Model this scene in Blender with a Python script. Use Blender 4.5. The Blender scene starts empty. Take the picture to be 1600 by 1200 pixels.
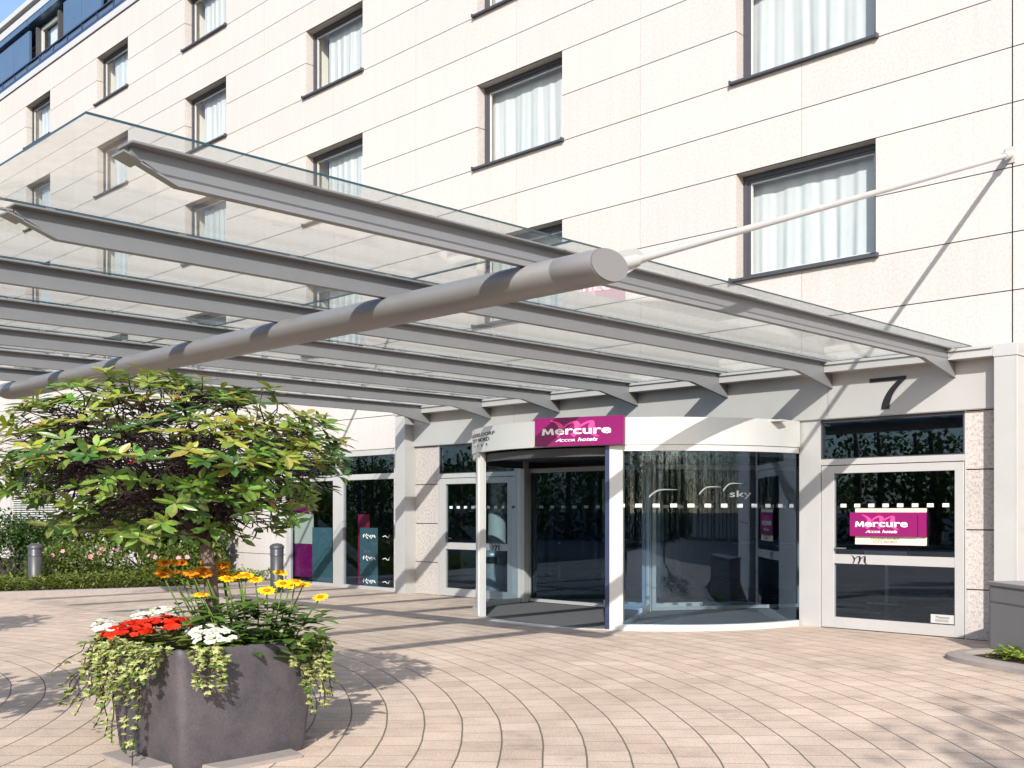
import bpy, math, random
from mathutils import Vector, Matrix, noise
rnd = random.Random(7)
scene = bpy.context.scene
col = scene.collection
PI = math.pi

# ------------------------------------------------------------------ helpers
class MB:
    """collects faces; build() links them as one mesh object"""
    def __init__(s):
        s.v = []; s.f = []; s.m = []; s.c = []; s.sm = []
    def face(s, pts, m=0, c=None, smooth=False):
        n = len(s.v); s.v.extend([tuple(p) for p in pts]); s.f.append(tuple(range(n, n + len(pts))))
        s.m.append(m); s.c.append(c); s.sm.append(smooth)
    def grid(s, rows, m=0, c=None, smooth=True, close=False):
        n = len(s.v); w = len(rows[0])
        for r in rows: s.v.extend([tuple(p) for p in r])
        for i in range(len(rows) - 1):
            for j in range(w if close else w - 1):
                j2 = (j + 1) % w
                s.f.append((n + i*w + j, n + i*w + j2, n + (i+1)*w + j2, n + (i+1)*w + j))
                s.m.append(m); s.c.append(c); s.sm.append(smooth)
    def box(s, x0, x1, y0, y1, z0, z1, m=0, c=None, M=None):
        P = [(x0,y0,z0),(x1,y0,z0),(x1,y1,z0),(x0,y1,z0),(x0,y0,z1),(x1,y0,z1),(x1,y1,z1),(x0,y1,z1)]
        if M is not None: P = [tuple(M @ Vector(p)) for p in P]
        n = len(s.v); s.v.extend(P)
        for q in ((0,3,2,1),(4,5,6,7),(0,1,5,4),(1,2,6,5),(2,3,7,6),(3,0,4,7)):
            s.f.append(tuple(n + i for i in q)); s.m.append(m); s.c.append(c); s.sm.append(False)
    def prism(s, poly, ext, m=0, c=None):
        """poly: 3-D points of one end cap; ext: extrusion vector"""
        e = Vector(ext); A = [Vector(p) for p in poly]; B = [p + e for p in A]; k = len(A)
        s.face(A, m, c); s.face(B[::-1], m, c)
        for i in range(k):
            j = (i + 1) % k
            s.face([A[j], A[i], B[i], B[j]], m, c)
    def tube(s, pts, rad, n=8, m=0, c=None, caps=True, zs=1.0):
        P = [Vector(p) for p in pts]; rows = []
        if not isinstance(rad, (list, tuple)): rad = [rad] * len(P)
        for i, p in enumerate(P):
            d = (P[min(i+1, len(P)-1)] - P[max(i-1, 0)])
            if d.length < 1e-9: d = Vector((0,0,1))
            d.normalize()
            up = Vector((0,0,1)) if abs(d.z) < .95 else Vector((1,0,0))
            a = d.cross(up).normalized(); b = a.cross(d).normalized()
            r = []
            for k in range(n):
                t = 2*PI*k/n; q = a*math.cos(t)*rad[i] + b*math.sin(t)*rad[i]; q.z *= zs
                r.append(p + q)
            rows.append(r)
        s.grid(rows, m, c, True, True)
        if caps:
            s.face(rows[0], m, c); s.face(rows[-1][::-1], m, c)
    def lathe(s, prof, cx, cy, n=24, m=0, c=None, a0=0, a1=2*PI):
        """prof: (r, z) pairs"""
        full = abs(a1 - a0 - 2*PI) < 1e-6
        k = n if full else n + 1
        rows = [[(cx + r*math.cos(a0 + (a1-a0)*i/n), cy + r*math.sin(a0 + (a1-a0)*i/n), z) for i in range(k)] for r, z in prof]
        s.grid(rows, m, c, True, full)
    def build(s, name, mats, parent=None, bevel=0, merge=False):
        me = bpy.data.meshes.new(name)
        me.from_pydata(s.v, [], s.f)
        if not isinstance(mats, (list, tuple)): mats = [mats]
        for x in mats: me.materials.append(x)
        me.polygons.foreach_set('material_index', s.m)
        me.polygons.foreach_set('use_smooth', s.sm)
        if any(c is not None for c in s.c):
            at = me.color_attributes.new('Col', 'FLOAT_COLOR', 'CORNER'); buf = []
            for f, c in zip(s.f, s.c):
                c = c or (1,1,1); buf.extend((c[0], c[1], c[2], 1.0) * len(f))
            at.data.foreach_set('color', buf)
        me.update()
        o = bpy.data.objects.new(name, me); col.objects.link(o)
        if parent is not None: o.parent = parent
        if bevel:
            b = o.modifiers.new('bevel', 'BEVEL'); b.width = bevel; b.segments = 2; b.limit_method = 'ANGLE'
        return o

def tag(o, label=None, cat=None, group=None, kind=None):
    if label: o['label'] = label
    if cat: o['category'] = cat
    if group: o['group'] = group
    if kind: o['kind'] = kind
    return o
def thing(name, label, cat, loc=(0,0,0), group=None):
    o = bpy.data.objects.new(name, None); col.objects.link(o); o.location = loc
    o.empty_display_size = .2
    return tag(o, label, cat, group)
def adopt(o, root):
    """parent while keeping world-space mesh coordinates"""
    o.parent = root; o.matrix_parent_inverse = Matrix.Translation(-root.location); return o

# ------------------------------------------------------------------ materials
def new_mat(name):
    m = bpy.data.materials.new(name); m.use_nodes = True
    nt = m.node_tree; nt.nodes.clear()
    out = nt.nodes.new('ShaderNodeOutputMaterial')
    return m, nt, out
def N(nt, t, **kw):
    n = nt.nodes.new(t)
    for k, v in kw.items(): setattr(n, k, v)
    return n
def math_(nt, op, a, b=None, c=None):
    n = nt.nodes.new('ShaderNodeMath'); n.operation = op
    for i, x in enumerate((a, b, c)):
        if x is None: continue
        if isinstance(x, (int, float)): n.inputs[i].default_value = x
        else: nt.links.new(x, n.inputs[i])
    return n.outputs[0]
def mixc(nt, fac, a, b, mode='MIX'):
    n = nt.nodes.new('ShaderNodeMix'); n.data_type = 'RGBA'; n.blend_type = mode
    for i, x in ((0, fac), (6, a), (7, b)):
        if isinstance(x, (int, float)): n.inputs[i].default_value = x
        elif isinstance(x, (tuple, list)): n.inputs[i].default_value = (x[0], x[1], x[2], 1)
        else: nt.links.new(x, n.inputs[i])
    return n.outputs[2]
def noise_(nt, scale, detail=4, rough=.55, vec=None):
    n = nt.nodes.new('ShaderNodeTexNoise'); n.inputs['Scale'].default_value = scale
    n.inputs['Detail'].default_value = detail; n.inputs['Roughness'].default_value = rough
    if vec is not None: nt.links.new(vec, n.inputs['Vector'])
    return n.outputs['Fac']
def ramp(nt, fac, stops):
    n = nt.nodes.new('ShaderNodeValToRGB'); nt.links.new(fac, n.inputs[0])
    e = n.color_ramp.elements
    while len(e) < len(stops): e.new(.5)
    for el, (p, c) in zip(e, stops):
        el.position = p; el.color = (c[0], c[1], c[2], 1) if isinstance(c, (tuple, list)) else (c, c, c, 1)
    return n.outputs[0]
def objco(nt):
    return N(nt, 'ShaderNodeTexCoord').outputs['Object']
def principled(nt, out, color, rough=.5, metal=0, spec=.5, normal=None):
    p = N(nt, 'ShaderNodeBsdfPrincipled')
    for nm, x in (('Base Color', color), ('Roughness', rough), ('Metallic', metal), ('Specular IOR Level', spec)):
        if isinstance(x, (int, float)): p.inputs[nm].default_value = x
        elif isinstance(x, (tuple, list)): p.inputs[nm].default_value = (x[0], x[1], x[2], 1)
        else: nt.links.new(x, p.inputs[nm])
    if normal is not None: nt.links.new(normal, p.inputs['Normal'])
    nt.links.new(p.outputs[0], out.inputs[0]); return p
def bump(nt, h, strength=.3, dist=.01):
    b = N(nt, 'ShaderNodeBump'); b.inputs['Strength'].default_value = strength; b.inputs['Distance'].default_value = dist
    nt.links.new(h, b.inputs['Height']); return b.outputs[0]

def plain(name, color, rough=.5, metal=0, spec=.5, var=.06, scale=6, bmp=0):
    """a painted / coated surface with slight cloudy variation and fine grain"""
    m, nt, out = new_mat(name); co = objco(nt)
    n1 = noise_(nt, scale, 5, .6, co); n2 = noise_(nt, scale*14, 3, .6, co)
    f = math_(nt, 'ADD', math_(nt, 'MULTIPLY', n1, .7), math_(nt, 'MULTIPLY', n2, .3))
    k = math_(nt, 'MULTIPLY_ADD', f, 4*var, 1 - 2*var)
    v = N(nt, 'ShaderNodeVectorMath', operation='SCALE'); v.inputs[0].default_value = color; nt.links.new(k, v.inputs['Scale'])
    nrm = bump(nt, n2, bmp, .01) if bmp else None
    r = math_(nt, 'MULTIPLY_ADD', n1, .16, rough - .08)
    principled(nt, out, v.outputs[0], r, metal, spec, nrm)
    return m

def stone(name, c1, c2, speck, dark=.5, tint=True):
    m, nt, out = new_mat(name); co = objco(nt)
    big = noise_(nt, .9, 4, .6, co)
    fine = noise_(nt, speck, 3, .7, co); fine2 = noise_(nt, speck*2.6, 2, .7, co)
    base = mixc(nt, ramp(nt, big, [(.3, 0), (.7, 1)]), c1, c2)
    sp = ramp(nt, math_(nt, 'ADD', math_(nt, 'MULTIPLY', fine, .55), math_(nt, 'MULTIPLY', fine2, .45)), [(.36, dark), (.5, .96), (.64, 1.08)])
    colr = mixc(nt, 1.0, base, sp, 'MULTIPLY')
    if tint:
        at = N(nt, 'ShaderNodeAttribute', attribute_name='Col'); colr = mixc(nt, 1.0, colr, at.outputs['Color'], 'MULTIPLY')
    # faint rain streaks
    mp = N(nt, 'ShaderNodeMapping'); mp.inputs['Scale'].default_value = (7, 7, .35); nt.links.new(co, mp.inputs[0])
    st = noise_(nt, 1.0, 4, .6, mp.outputs[0])
    colr = mixc(nt, 1.0, colr, ramp(nt, st, [(.3, .965), (.6, 1.01)]), 'MULTIPLY')
    principled(nt, out, colr, .75, 0, .3, bump(nt, fine, .25, .004))
    return m

def glass(name, tint, ior=1.55, rough=0.0, boost=1.0, refl=(1,1,1)):
    m, nt, out = new_mat(name)
    tr = N(nt, 'ShaderNodeBsdfTransparent'); tr.inputs[0].default_value = (*tint, 1)
    gl = N(nt, 'ShaderNodeBsdfGlossy'); gl.inputs['Roughness'].default_value = rough; gl.inputs[0].default_value = (*refl, 1)
    # Schlick reflectance on the absolute angle, so both faces of a thin pane behave alike
    ge = N(nt, 'ShaderNodeNewGeometry'); dt = N(nt, 'ShaderNodeVectorMath', operation='DOT_PRODUCT')
    nt.links.new(ge.outputs['Normal'], dt.inputs[0]); nt.links.new(ge.outputs['Incoming'], dt.inputs[1])
    k = math_(nt, 'SUBTRACT', 1.0, math_(nt, 'ABSOLUTE', dt.outputs['Value']))
    f0 = ((ior-1)/(ior+1))**2
    mx = N(nt, 'ShaderNodeMixShader')
    f = math_(nt, 'MINIMUM', math_(nt, 'MULTIPLY', math_(nt, 'MULTIPLY_ADD', math_(nt, 'POWER', k, 5.0), 1-f0, f0), boost), 1.0)
    nt.links.new(f, mx.inputs[0]); nt.links.new(tr.outputs[0], mx.inputs[1]); nt.links.new(gl.outputs[0], mx.inputs[2])
    nt.links.new(mx.outputs[0], out.inputs[0]); return m

def leafmat(name, trans=.35, rough=.35, spec=.5):
    m, nt, out = new_mat(name)
    at = N(nt, 'ShaderNodeAttribute', attribute_name='Col')
    n = noise_(nt, 30, 3, .6, objco(nt))
    c = mixc(nt, 1.0, at.outputs['Color'], ramp(nt, n, [(.3, .75), (.7, 1.2)]), 'MULTIPLY')
    p = N(nt, 'ShaderNodeBsdfPrincipled'); p.inputs['Roughness'].default_value = rough; p.inputs['Specular IOR Level'].default_value = spec
    nt.links.new(c, p.inputs['Base Color'])
    t = N(nt, 'ShaderNodeBsdfTranslucent')
    c2 = mixc(nt, 1.0, c, (1.25, 1.3, .6), 'MULTIPLY'); nt.links.new(c2, t.inputs[0])
    mx = N(nt, 'ShaderNodeMixShader'); mx.inputs[0].default_value = trans
    nt.links.new(p.outputs[0], mx.inputs[1]); nt.links.new(t.outputs[0], mx.inputs[2]); nt.links.new(mx.outputs[0], out.inputs[0])
    return m

M = {}
M['stone'] = stone('pale_limestone', (.463,.436,.419), (.476,.449,.432), 26, .80)
M['granite'] = stone('pink_granite', (.43,.39,.365), (.49,.445,.415), 24, .45)
M['joint'] = plain('dark_joint', (.018,.018,.019), .95, 0, .1)
M['alu'] = plain('pale_coated_metal', (.45,.442,.43), .38, .25, .5, .05, 2.2)
M['alu_dark'] = plain('grey_coated_steel', (.27,.265,.27), .42, .2, .5, .08, 3)
M['pipe'] = plain('grey_pipe_paint', (.205,.20,.202), .42, .1, .5, .06, 3)
M['beam'] = plain('beam_paint', (.205,.206,.215), .42, .1, .5, .07, 3)
M['white'] = plain('white_coated_panel', (.56,.555,.54), .36, .3, .5, .03, 1.5)
M['frame'] = plain('anthracite_frame', (.06,.062,.075), .35, .2, .5, .1, 4)
M['gasket'] = plain('pale_gasket', (.5,.5,.48), .5)
M['blue'] = plain('blue_grey_panel', (.07,.125,.215), .3, .15, .6, .12, 1.5)
M['navy'] = plain('navy_metal', (.03,.045,.10), .3, .3, .6, .15, 3)
M['soffit'] = plain('dark_soffit', (.05,.05,.055), .6)
M['lining'] = plain('cream_plaster', (.72,.68,.58), .8)
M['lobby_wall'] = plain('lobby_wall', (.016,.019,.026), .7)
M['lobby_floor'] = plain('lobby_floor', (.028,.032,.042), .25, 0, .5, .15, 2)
M['glass'] = glass('window_glass', (.89,.92,.925), 1.5, 0, 1.4)
M['shopglass'] = glass('entrance_glass', (.62,.72,.78), 1.6, 0, 1.8, (.55,.74,1.0))
M['canopyglass'] = glass('canopy_glass', (.945,.962,.955), 1.45, 0, .75)
M['glassedge'] = plain('green_glass_edge', (.02,.05,.06), .2, 0, .6)
M['magenta'] = plain('magenta_board', (.205,.005,.098), .3, 0, .5, .03, 2)
M['pink'] = plain('pink_emblem', (.86,.07,.27), .35, 0, .5, .03)
M['bollard'] = plain('grey_bollard_paint', (.05,.049,.053), .45, 0, .5, .06, 3)
M['lettering'] = plain('white_lettering', (.85,.85,.85), .4, 0, .5, .02)
M['ink'] = plain('black_ink', (.012,.012,.016), .5, 0, .4, .05)
M['greyink'] = plain('grey_ink', (.05,.045,.06), .5, 0, .4, .05)
M['marker'] = plain('frosted_marker', (.62,.64,.64), .6, 0, .4, .04)
M['decal'] = plain('frosted_decal', (.20,.205,.21), .6, 0, .4, .04)
M['teal'] = plain('frosted_teal_film', (.075,.14,.155), .45, 0, .5, .1, 2)
M['cream'] = plain('cream_board', (.62,.56,.44), .6)
M['crimson'] = plain('crimson_cloth', (.30,.01,.06), .8, 0, .3, .3, 20)
M['mat'] = plain('entrance_mat', (.12,.12,.125), .95, 0, .2, .25, 60, .5)
M['kerb'] = plain('kerb_stone', (.27,.235,.215), .85, 0, .3, .12, 8, .3)
M['soil'] = plain('soil', (.05,.035,.025), .95, 0, .2, .3, 30, .6)
M['asphalt'] = plain('asphalt', (.055,.055,.058), .9, 0, .3, .15, 12, .4)
M['bark'] = plain('bark', (.17,.12,.105), .85, 0, .3, .3, 18, .8)
M['twig'] = plain('twig', (.035,.021,.024), .8, 0, .3, .25, 18)
M['chrome'] = plain('chrome', (.75,.75,.75), .15, 1)
M['leaf'] = leafmat('glossy_leaf', .33, .33, .5)
M['mattleaf'] = leafmat('matt_leaf', .35, .55, .3)
M['petal'] = leafmat('petal', .3, .6, .2)
M['cabinet'] = plain('grey_cabinet', (.20,.195,.20), .45, 0, .5, .06, 2)

def curtain_mat():
    m, nt, out = new_mat('sheer_curtain')
    n = noise_(nt, 5, 3, .5, objco(nt))
    c = mixc(nt, n, (.60,.615,.615), (.68,.69,.68))
    d = N(nt, 'ShaderNodeBsdfDiffuse'); t = N(nt, 'ShaderNodeBsdfTranslucent'); mx = N(nt, 'ShaderNodeMixShader'); mx.inputs[0].default_value = .2
    nt.links.new(c, d.inputs[0]); nt.links.new(c, t.inputs[0])
    nt.links.new(d.outputs[0], mx.inputs[1]); nt.links.new(t.outputs[0], mx.inputs[2]); nt.links.new(mx.outputs[0], out.inputs[0]); return m
M['curtain'] = curtain_mat()

def pot_mat():
    m, nt, out = new_mat('lead_grey_pot'); co = objco(nt)
    a = noise_(nt, 3.5, 5, .65, co); b = noise_(nt, 90, 2, .7, co)
    c = mixc(nt, ramp(nt, a, [(.36, 0), (.62, 1)]), (.052,.05,.056), (.088,.076,.084))
    c = mixc(nt, 1.0, c, ramp(nt, b, [(.3, .78), (.7, 1.2)]), 'MULTIPLY')
    principled(nt, out, c, .6, .1, .4, bump(nt, b, .3, .004)); return m
M['pot'] = pot_mat()

def paver_mat():
    """concentric rings of small concrete setts round a point of the forecourt"""
    m, nt, out = new_mat('ring_pavers'); co = objco(nt)
    CX, CY, W, L = -12.5, -15.7, .292, .31
    sp = N(nt, 'ShaderNodeSeparateXYZ'); nt.links.new(co, sp.inputs[0])
    wob = noise_(nt, 1.3, 2, .5, co)
    dx = math_(nt, 'SUBTRACT', sp.outputs[0], CX); dy = math_(nt, 'SUBTRACT', sp.outputs[1], CY)
    r = math_(nt, 'SQRT', math_(nt, 'ADD', math_(nt, 'MULTIPLY', dx, dx), math_(nt, 'MULTIPLY', dy, dy)))
    r = math_(nt, 'MULTIPLY_ADD', wob, .03, r)
    rw = math_(nt, 'DIVIDE', r, W); row = math_(nt, 'FLOOR', rw); fr = math_(nt, 'FRACT', rw)
    th = math_(nt, 'ARCTAN2', dy, dx)
    rm = math_(nt, 'MULTIPLY', math_(nt, 'ADD', row, .5), W)
    wn0 = N(nt, 'ShaderNodeTexWhiteNoise', noise_dimensions='1D'); nt.links.new(row, wn0.inputs['W'])
    al = math_(nt, 'ADD', math_(nt, 'DIVIDE', math_(nt, 'MULTIPLY', th, rm), L), math_(nt, 'MULTIPLY', wn0.outputs['Value'], 7.0))
    idx = math_(nt, 'FLOOR', al); fa = math_(nt, 'FRACT', al)
    er = math_(nt, 'MULTIPLY', math_(nt, 'MINIMUM', fr, math_(nt, 'SUBTRACT', 1.0, fr)), W)
    ea = math_(nt, 'MULTIPLY', math_(nt, 'MINIMUM', fa, math_(nt, 'SUBTRACT', 1.0, fa)), L)
    jr = ramp(nt, math_(nt, 'MULTIPLY', er, 20), [(.06, .16), (.18, 1)])       # ring joint
    ja = ramp(nt, math_(nt, 'MULTIPLY', ea, 20), [(.04, .25), (.13, 1)])     # cross joint
    cx = N(nt, 'ShaderNodeCombineXYZ'); nt.links.new(row, cx.inputs[0]); nt.links.new(idx, cx.inputs[1])
    wn = N(nt, 'ShaderNodeTexWhiteNoise', noise_dimensions='2D'); nt.links.new(cx.outputs[0], wn.inputs['Vector'])
    fine = noise_(nt, 70, 3, .75, co); big = noise_(nt, .55, 5, .6, co); mid = noise_(nt, 3.2, 4, .65, co)
    base = mixc(nt, wn.outputs['Value'], (.478,.374,.296), (.562,.45,.364))
    base = mixc(nt, 1.0, base, ramp(nt, fine, [(.3, .60), (.5, .98), (.72, 1.25)]), 'MULTIPLY')
    base = mixc(nt, 1.0, base, ramp(nt, big, [(.3, .86), (.65, 1.06)]), 'MULTIPLY')
    base = mixc(nt, 1.0, base, ramp(nt, mid, [(.28, .86), (.55, 1.03)]), 'MULTIPLY')
    base = mixc(nt, 1.0, base, ramp(nt, noise_(nt, 1.1, 6, .7, co), [(.30, .70), (.40, .97), (.7, 1.03)]), 'MULTIPLY')   # old stains
    j = math_(nt, 'MULTIPLY', jr, ja)
    moss = mixc(nt, noise_(nt, 2.0, 3, .6, co), (.045,.037,.03), (.07,.07,.03))
    c = mixc(nt, j, moss, base)
    h = math_(nt, 'ADD', j, math_(nt, 'MULTIPLY', fine, .25))
    principled(nt, out, c, .85, 0, .25, bump(nt, h, .45, .006)); return m
M['paver'] = paver_mat()

# ------------------------------------------------------------------ text and emblem helpers
_dg = None
def text_geo(body, offset=0.0, shear=0.0):
    cu = bpy.data.curves.new('lettering', 'FONT'); cu.body = body; cu.size = 1; cu.offset = offset; cu.shear = shear
    cu.resolution_u = 3
    ob = bpy.data.objects.new('lettering', cu); col.objects.link(ob)
    dg = bpy.context.evaluated_depsgraph_get()
    me = bpy.data.meshes.new_from_object(ob.evaluated_get(dg))
    V = [v.co.copy() for v in me.vertices]; F = [tuple(p.vertices) for p in me.polygons]
    bpy.data.objects.remove(ob); bpy.data.curves.remove(cu); bpy.data.meshes.remove(me)
    return V, F
def put_text(mb, body, u0, u1, v0, v1, place, depth=.008, m=0, offset=0.0, shear=0.0, mirror=False):
    """fits the lettering into the box u0..u1, v0..v1 and maps it with place(u, v, d)"""
    V, F = text_geo(body, offset, shear)
    xs = [v.x for v in V]; ys = [v.y for v in V]; a, b, c, d = min(xs), max(xs), min(ys), max(ys)
    def uv(v):
        t = (v.x - a)/(b - a)
        if mirror: t = 1 - t
        return u0 + (u1-u0)*t, v0 + (v1-v0)*(v.y - c)/(d - c)
    edges = {}
    for f in F:
        mb.face([place(*uv(V[i]), depth) for i in f], m)
        for i in range(len(f)):
            e = (f[i], f[(i+1) % len(f)]); edges[e] = edges.get(e, 0) + 1
    for (i, j) in edges:
        if (j, i) not in edges:
            A, B = uv(V[i]), uv(V[j])
            mb.face([place(*A, depth), place(*B, depth), place(*B, 0), place(*A, 0)], m)
def catmull(pts, n=6):
    P = [Vector(p) for p in pts]; out = []
    for i in range(len(P) - 1):
        p0, p1, p2, p3 = P[max(i-1,0)], P[i], P[i+1], P[min(i+2, len(P)-1)]
        for k in range(n):
            t = k/n
            out.append(.5*((2*p1) + (p2-p0)*t + (2*p0-5*p1+4*p2-p3)*t*t + (3*p1-p0-3*p2+p3)*t*t*t))
    out.append(P[-1]); return out
EMB = [ # (x, y, width) strokes of the flourished m, on a 0..1 board
    [(.18,.92,.004),(.25,.84,.02),(.295,.71,.035),(.305,.58,.03),(.29,.42,.02),(.255,.34,.04)],
    [(.305,.52,.006),(.36,.72,.016),(.43,.83,.024),(.475,.80,.04),(.49,.66,.042),(.47,.46,.034),(.43,.34,.045)],
    [(.475,.52,.006),(.54,.72,.018),(.60,.81,.02),(.655,.84,.022),(.648,.68,.042),(.645,.5,.04),(.67,.37,.026),(.735,.29,.004)],
]
def put_emblem(mb, u0, u1, v0, v1, place, d=.004, m=0, aspect=None):
    for st in EMB:
        P = catmull([(x, y, w) for x, y, w in st])
        asp = (v1 - v0)/(u1 - u0) if aspect is None else aspect
        L, Rr = [], []
        for i, p in enumerate(P):
            q = P[min(i+1, len(P)-1)] - P[max(i-1, 0)]
            n = Vector((-q.y*asp, q.x)); n = n.normalized() if n.length > 1e-9 else Vector((1,0))
            w = p.z*.85
            L.append((p.x + n.x*w, p.y + n.y*w/asp*.56)); Rr.append((p.x - n.x*w, p.y - n.y*w/asp*.56))
        f = lambda q: place(u0 + (u1-u0)*q[0], v0 + (v1-v0)*q[1], d)
        for i in range(len(P) - 1):
            mb.face([f(Rr[i]), f(Rr[i+1]), f(L[i+1]), f(L[i])], m)
M_OUT = [(0,0),(.09,1),(.29,1),(.5,.40),(.71,1),(.91,1),(1,0),(.80,0),(.745,.66),(.57,.10),(.43,.10),(.255,.66),(.20,0)]
def put_poly(mb, out, u0, u1, v0, v1, place, d, m=0):
    Q = [(u0+(u1-u0)*x, v0+(v1-v0)*y) for x, y in out]
    mb.face([place(u,v,d) for u, v in Q][::-1], m)
    for i in range(len(Q)):
        a, b = Q[i], Q[(i+1) % len(Q)]
        mb.face([place(*a,d), place(*b,d), place(*b,0), place(*a,0)], m)
def star(mb, u, v, r, place, d, m=0):
    pts = []
    for k in range(10):
        a = PI/2 + k*PI/5; q = r if k % 2 == 0 else r*.42
        pts.append(place(u + q*1.6*math.cos(a), v + q*math.sin(a), d))
    mb.face(pts[::-1] if False else pts, m)

# ------------------------------------------------------------------ the setting
def ground_setting():
    g = MB()
    g.face([(-1500,-1500,-.03),(1500,-1500,-.03),(1500,1500,-.03),(-1500,1500,-.03)])
    tag(g.build('ground', M['asphalt']), kind='structure')
    p = MB(); p.face([(-24,-30,0),(9,-30,0),(9,.06,0),(-24,.06,0)])
    tag(p.build('forecourt_paving', M['paver']), kind='structure')
    # planting bed on the left, behind a flush kerb
    bed = [(-23.6,-14),(-22.6,-9),(-22.05,-6.25),(-21.25,-3.9),(-21.05,-2.6),(-21.3,-1.3),(-21.6,.0)]
    b = MB()
    b.face([(x-.1,y,.05) for x, y in bed][::-1] + [(-60,-14,.05),(-60,0,.05)][0:2] if False else [(x-.1,y,.05) for x, y in bed] + [(-60,0,.05),(-60,-14,.05)])
    tag(b.build('soil_bed', M['soil']), kind='structure')
    k = MB(); cur = catmull([(x,y,0) for x,y in bed], 5)
    prof = [(-.12,-.02),(-.12,.09),(.05,.09),(.10,.06),(.10,-.02)]
    rows = []
    for i, q in enumerate(cur):
        d = (cur[min(i+1,len(cur)-1)] - cur[max(i-1,0)]).normalized(); n = Vector((d.y,-d.x,0))
        rows.append([q + n*a + Vector((0,0,z)) for a, z in prof])
    k.grid(rows, 0, None, False)
    tag(k.build('kerb', M['kerb']), kind='structure')
    # small bed on the right with its rounded kerb
    rb = [(-4.35,-.55),(-4.95,-1.35),(-5.12,-1.78),(-4.98,-2.05),(-4.55,-2.33),(-4.1,-2.52),(-3.2,-3.0),(-1,-4.1)]
    c2 = catmull([(x,y,0) for x,y in rb], 5); rows = []
    for i, q in enumerate(c2):
        d = (c2[min(i+1,len(c2)-1)] - c2[max(i-1,0)]).normalized(); n = Vector((d.y,-d.x,0))
        rows.append([q - n*a + Vector((0,0,z)) for a, z in [(-.14,-.02),(-.13,.05),(-.06,.075),(.06,.075),(.12,.05),(.12,-.02)]])
    k2 = MB(); k2.grid(rows, 0, None, False)
    tag(k2.build('kerb', M['kerb']), kind='structure')
    s2 = MB(); s2.face([(q.x,q.y,.035) for q in c2] + [(3,-4.1,.035),(3,-.1,.035),(-4.35,-.1,.035)])
    tag(s2.build('soil_bed', M['soil']), kind='structure')
ground_setting()

# ------------------------------------------------------------------ hotel building
COLS = [(-2.36,2.25),(-8.16,2.26),(-13.98,2.2),(-19.73,2.13),(-25.37,2.12),(-30.78,2.06),(-36.3,2.02),(-41.9,2.02),(-47.6,2.02)]
ROWS = [(5.17,6.80),(8.18,9.77),(11.09,12.6),(13.86,15.28)]
ZL = [0,.65,1.43,2.2,2.97,3.66,4.44,5.17,5.99,6.80,7.50,8.18,8.98,9.77,10.42,11.09,11.88,12.6,13.2,13.86,14.6,15.28,16.08]
XL = sorted([6.5,3.6,.6] + [-2.36,-5.21] + [-8.17,-11.14,-14.02,-16.89,-19.73,-22.55,-25.37,-28.1,-30.78,-33.5,-36.3,-39.1,-41.9,-44.8,-47.6,-52,-56,-60])
HOLES = [(c-w/2, c+w/2, a, b, 'win') for c, w in COLS for a, b in ROWS]
HOLES += [(-21.66,-17.42,0,2.97,'shop'), (-17.42,-5.05,0,3.66,'door'), (-38.72,-34.7,0,2.97,'blind')]

bld = thing('hotel_building', 'pale limestone clad hotel with rows of curtained windows behind the glass canopy', 'hotel', (-11.14,0,0))
def bpart(mb, name, mats, parent=bld, **k):
    o = mb.build(name, mats, None, **k)
    return adopt_rel(o, parent)
def adopt_rel(o, parent):
    o.parent = parent
    w = Vector((0,0,0)); p = parent
    while p is not None: w += p.location; p = p.parent
    # store geometry relative to the parent chain's origin
    o.data.transform(Matrix.Translation(-w)); return o

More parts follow.
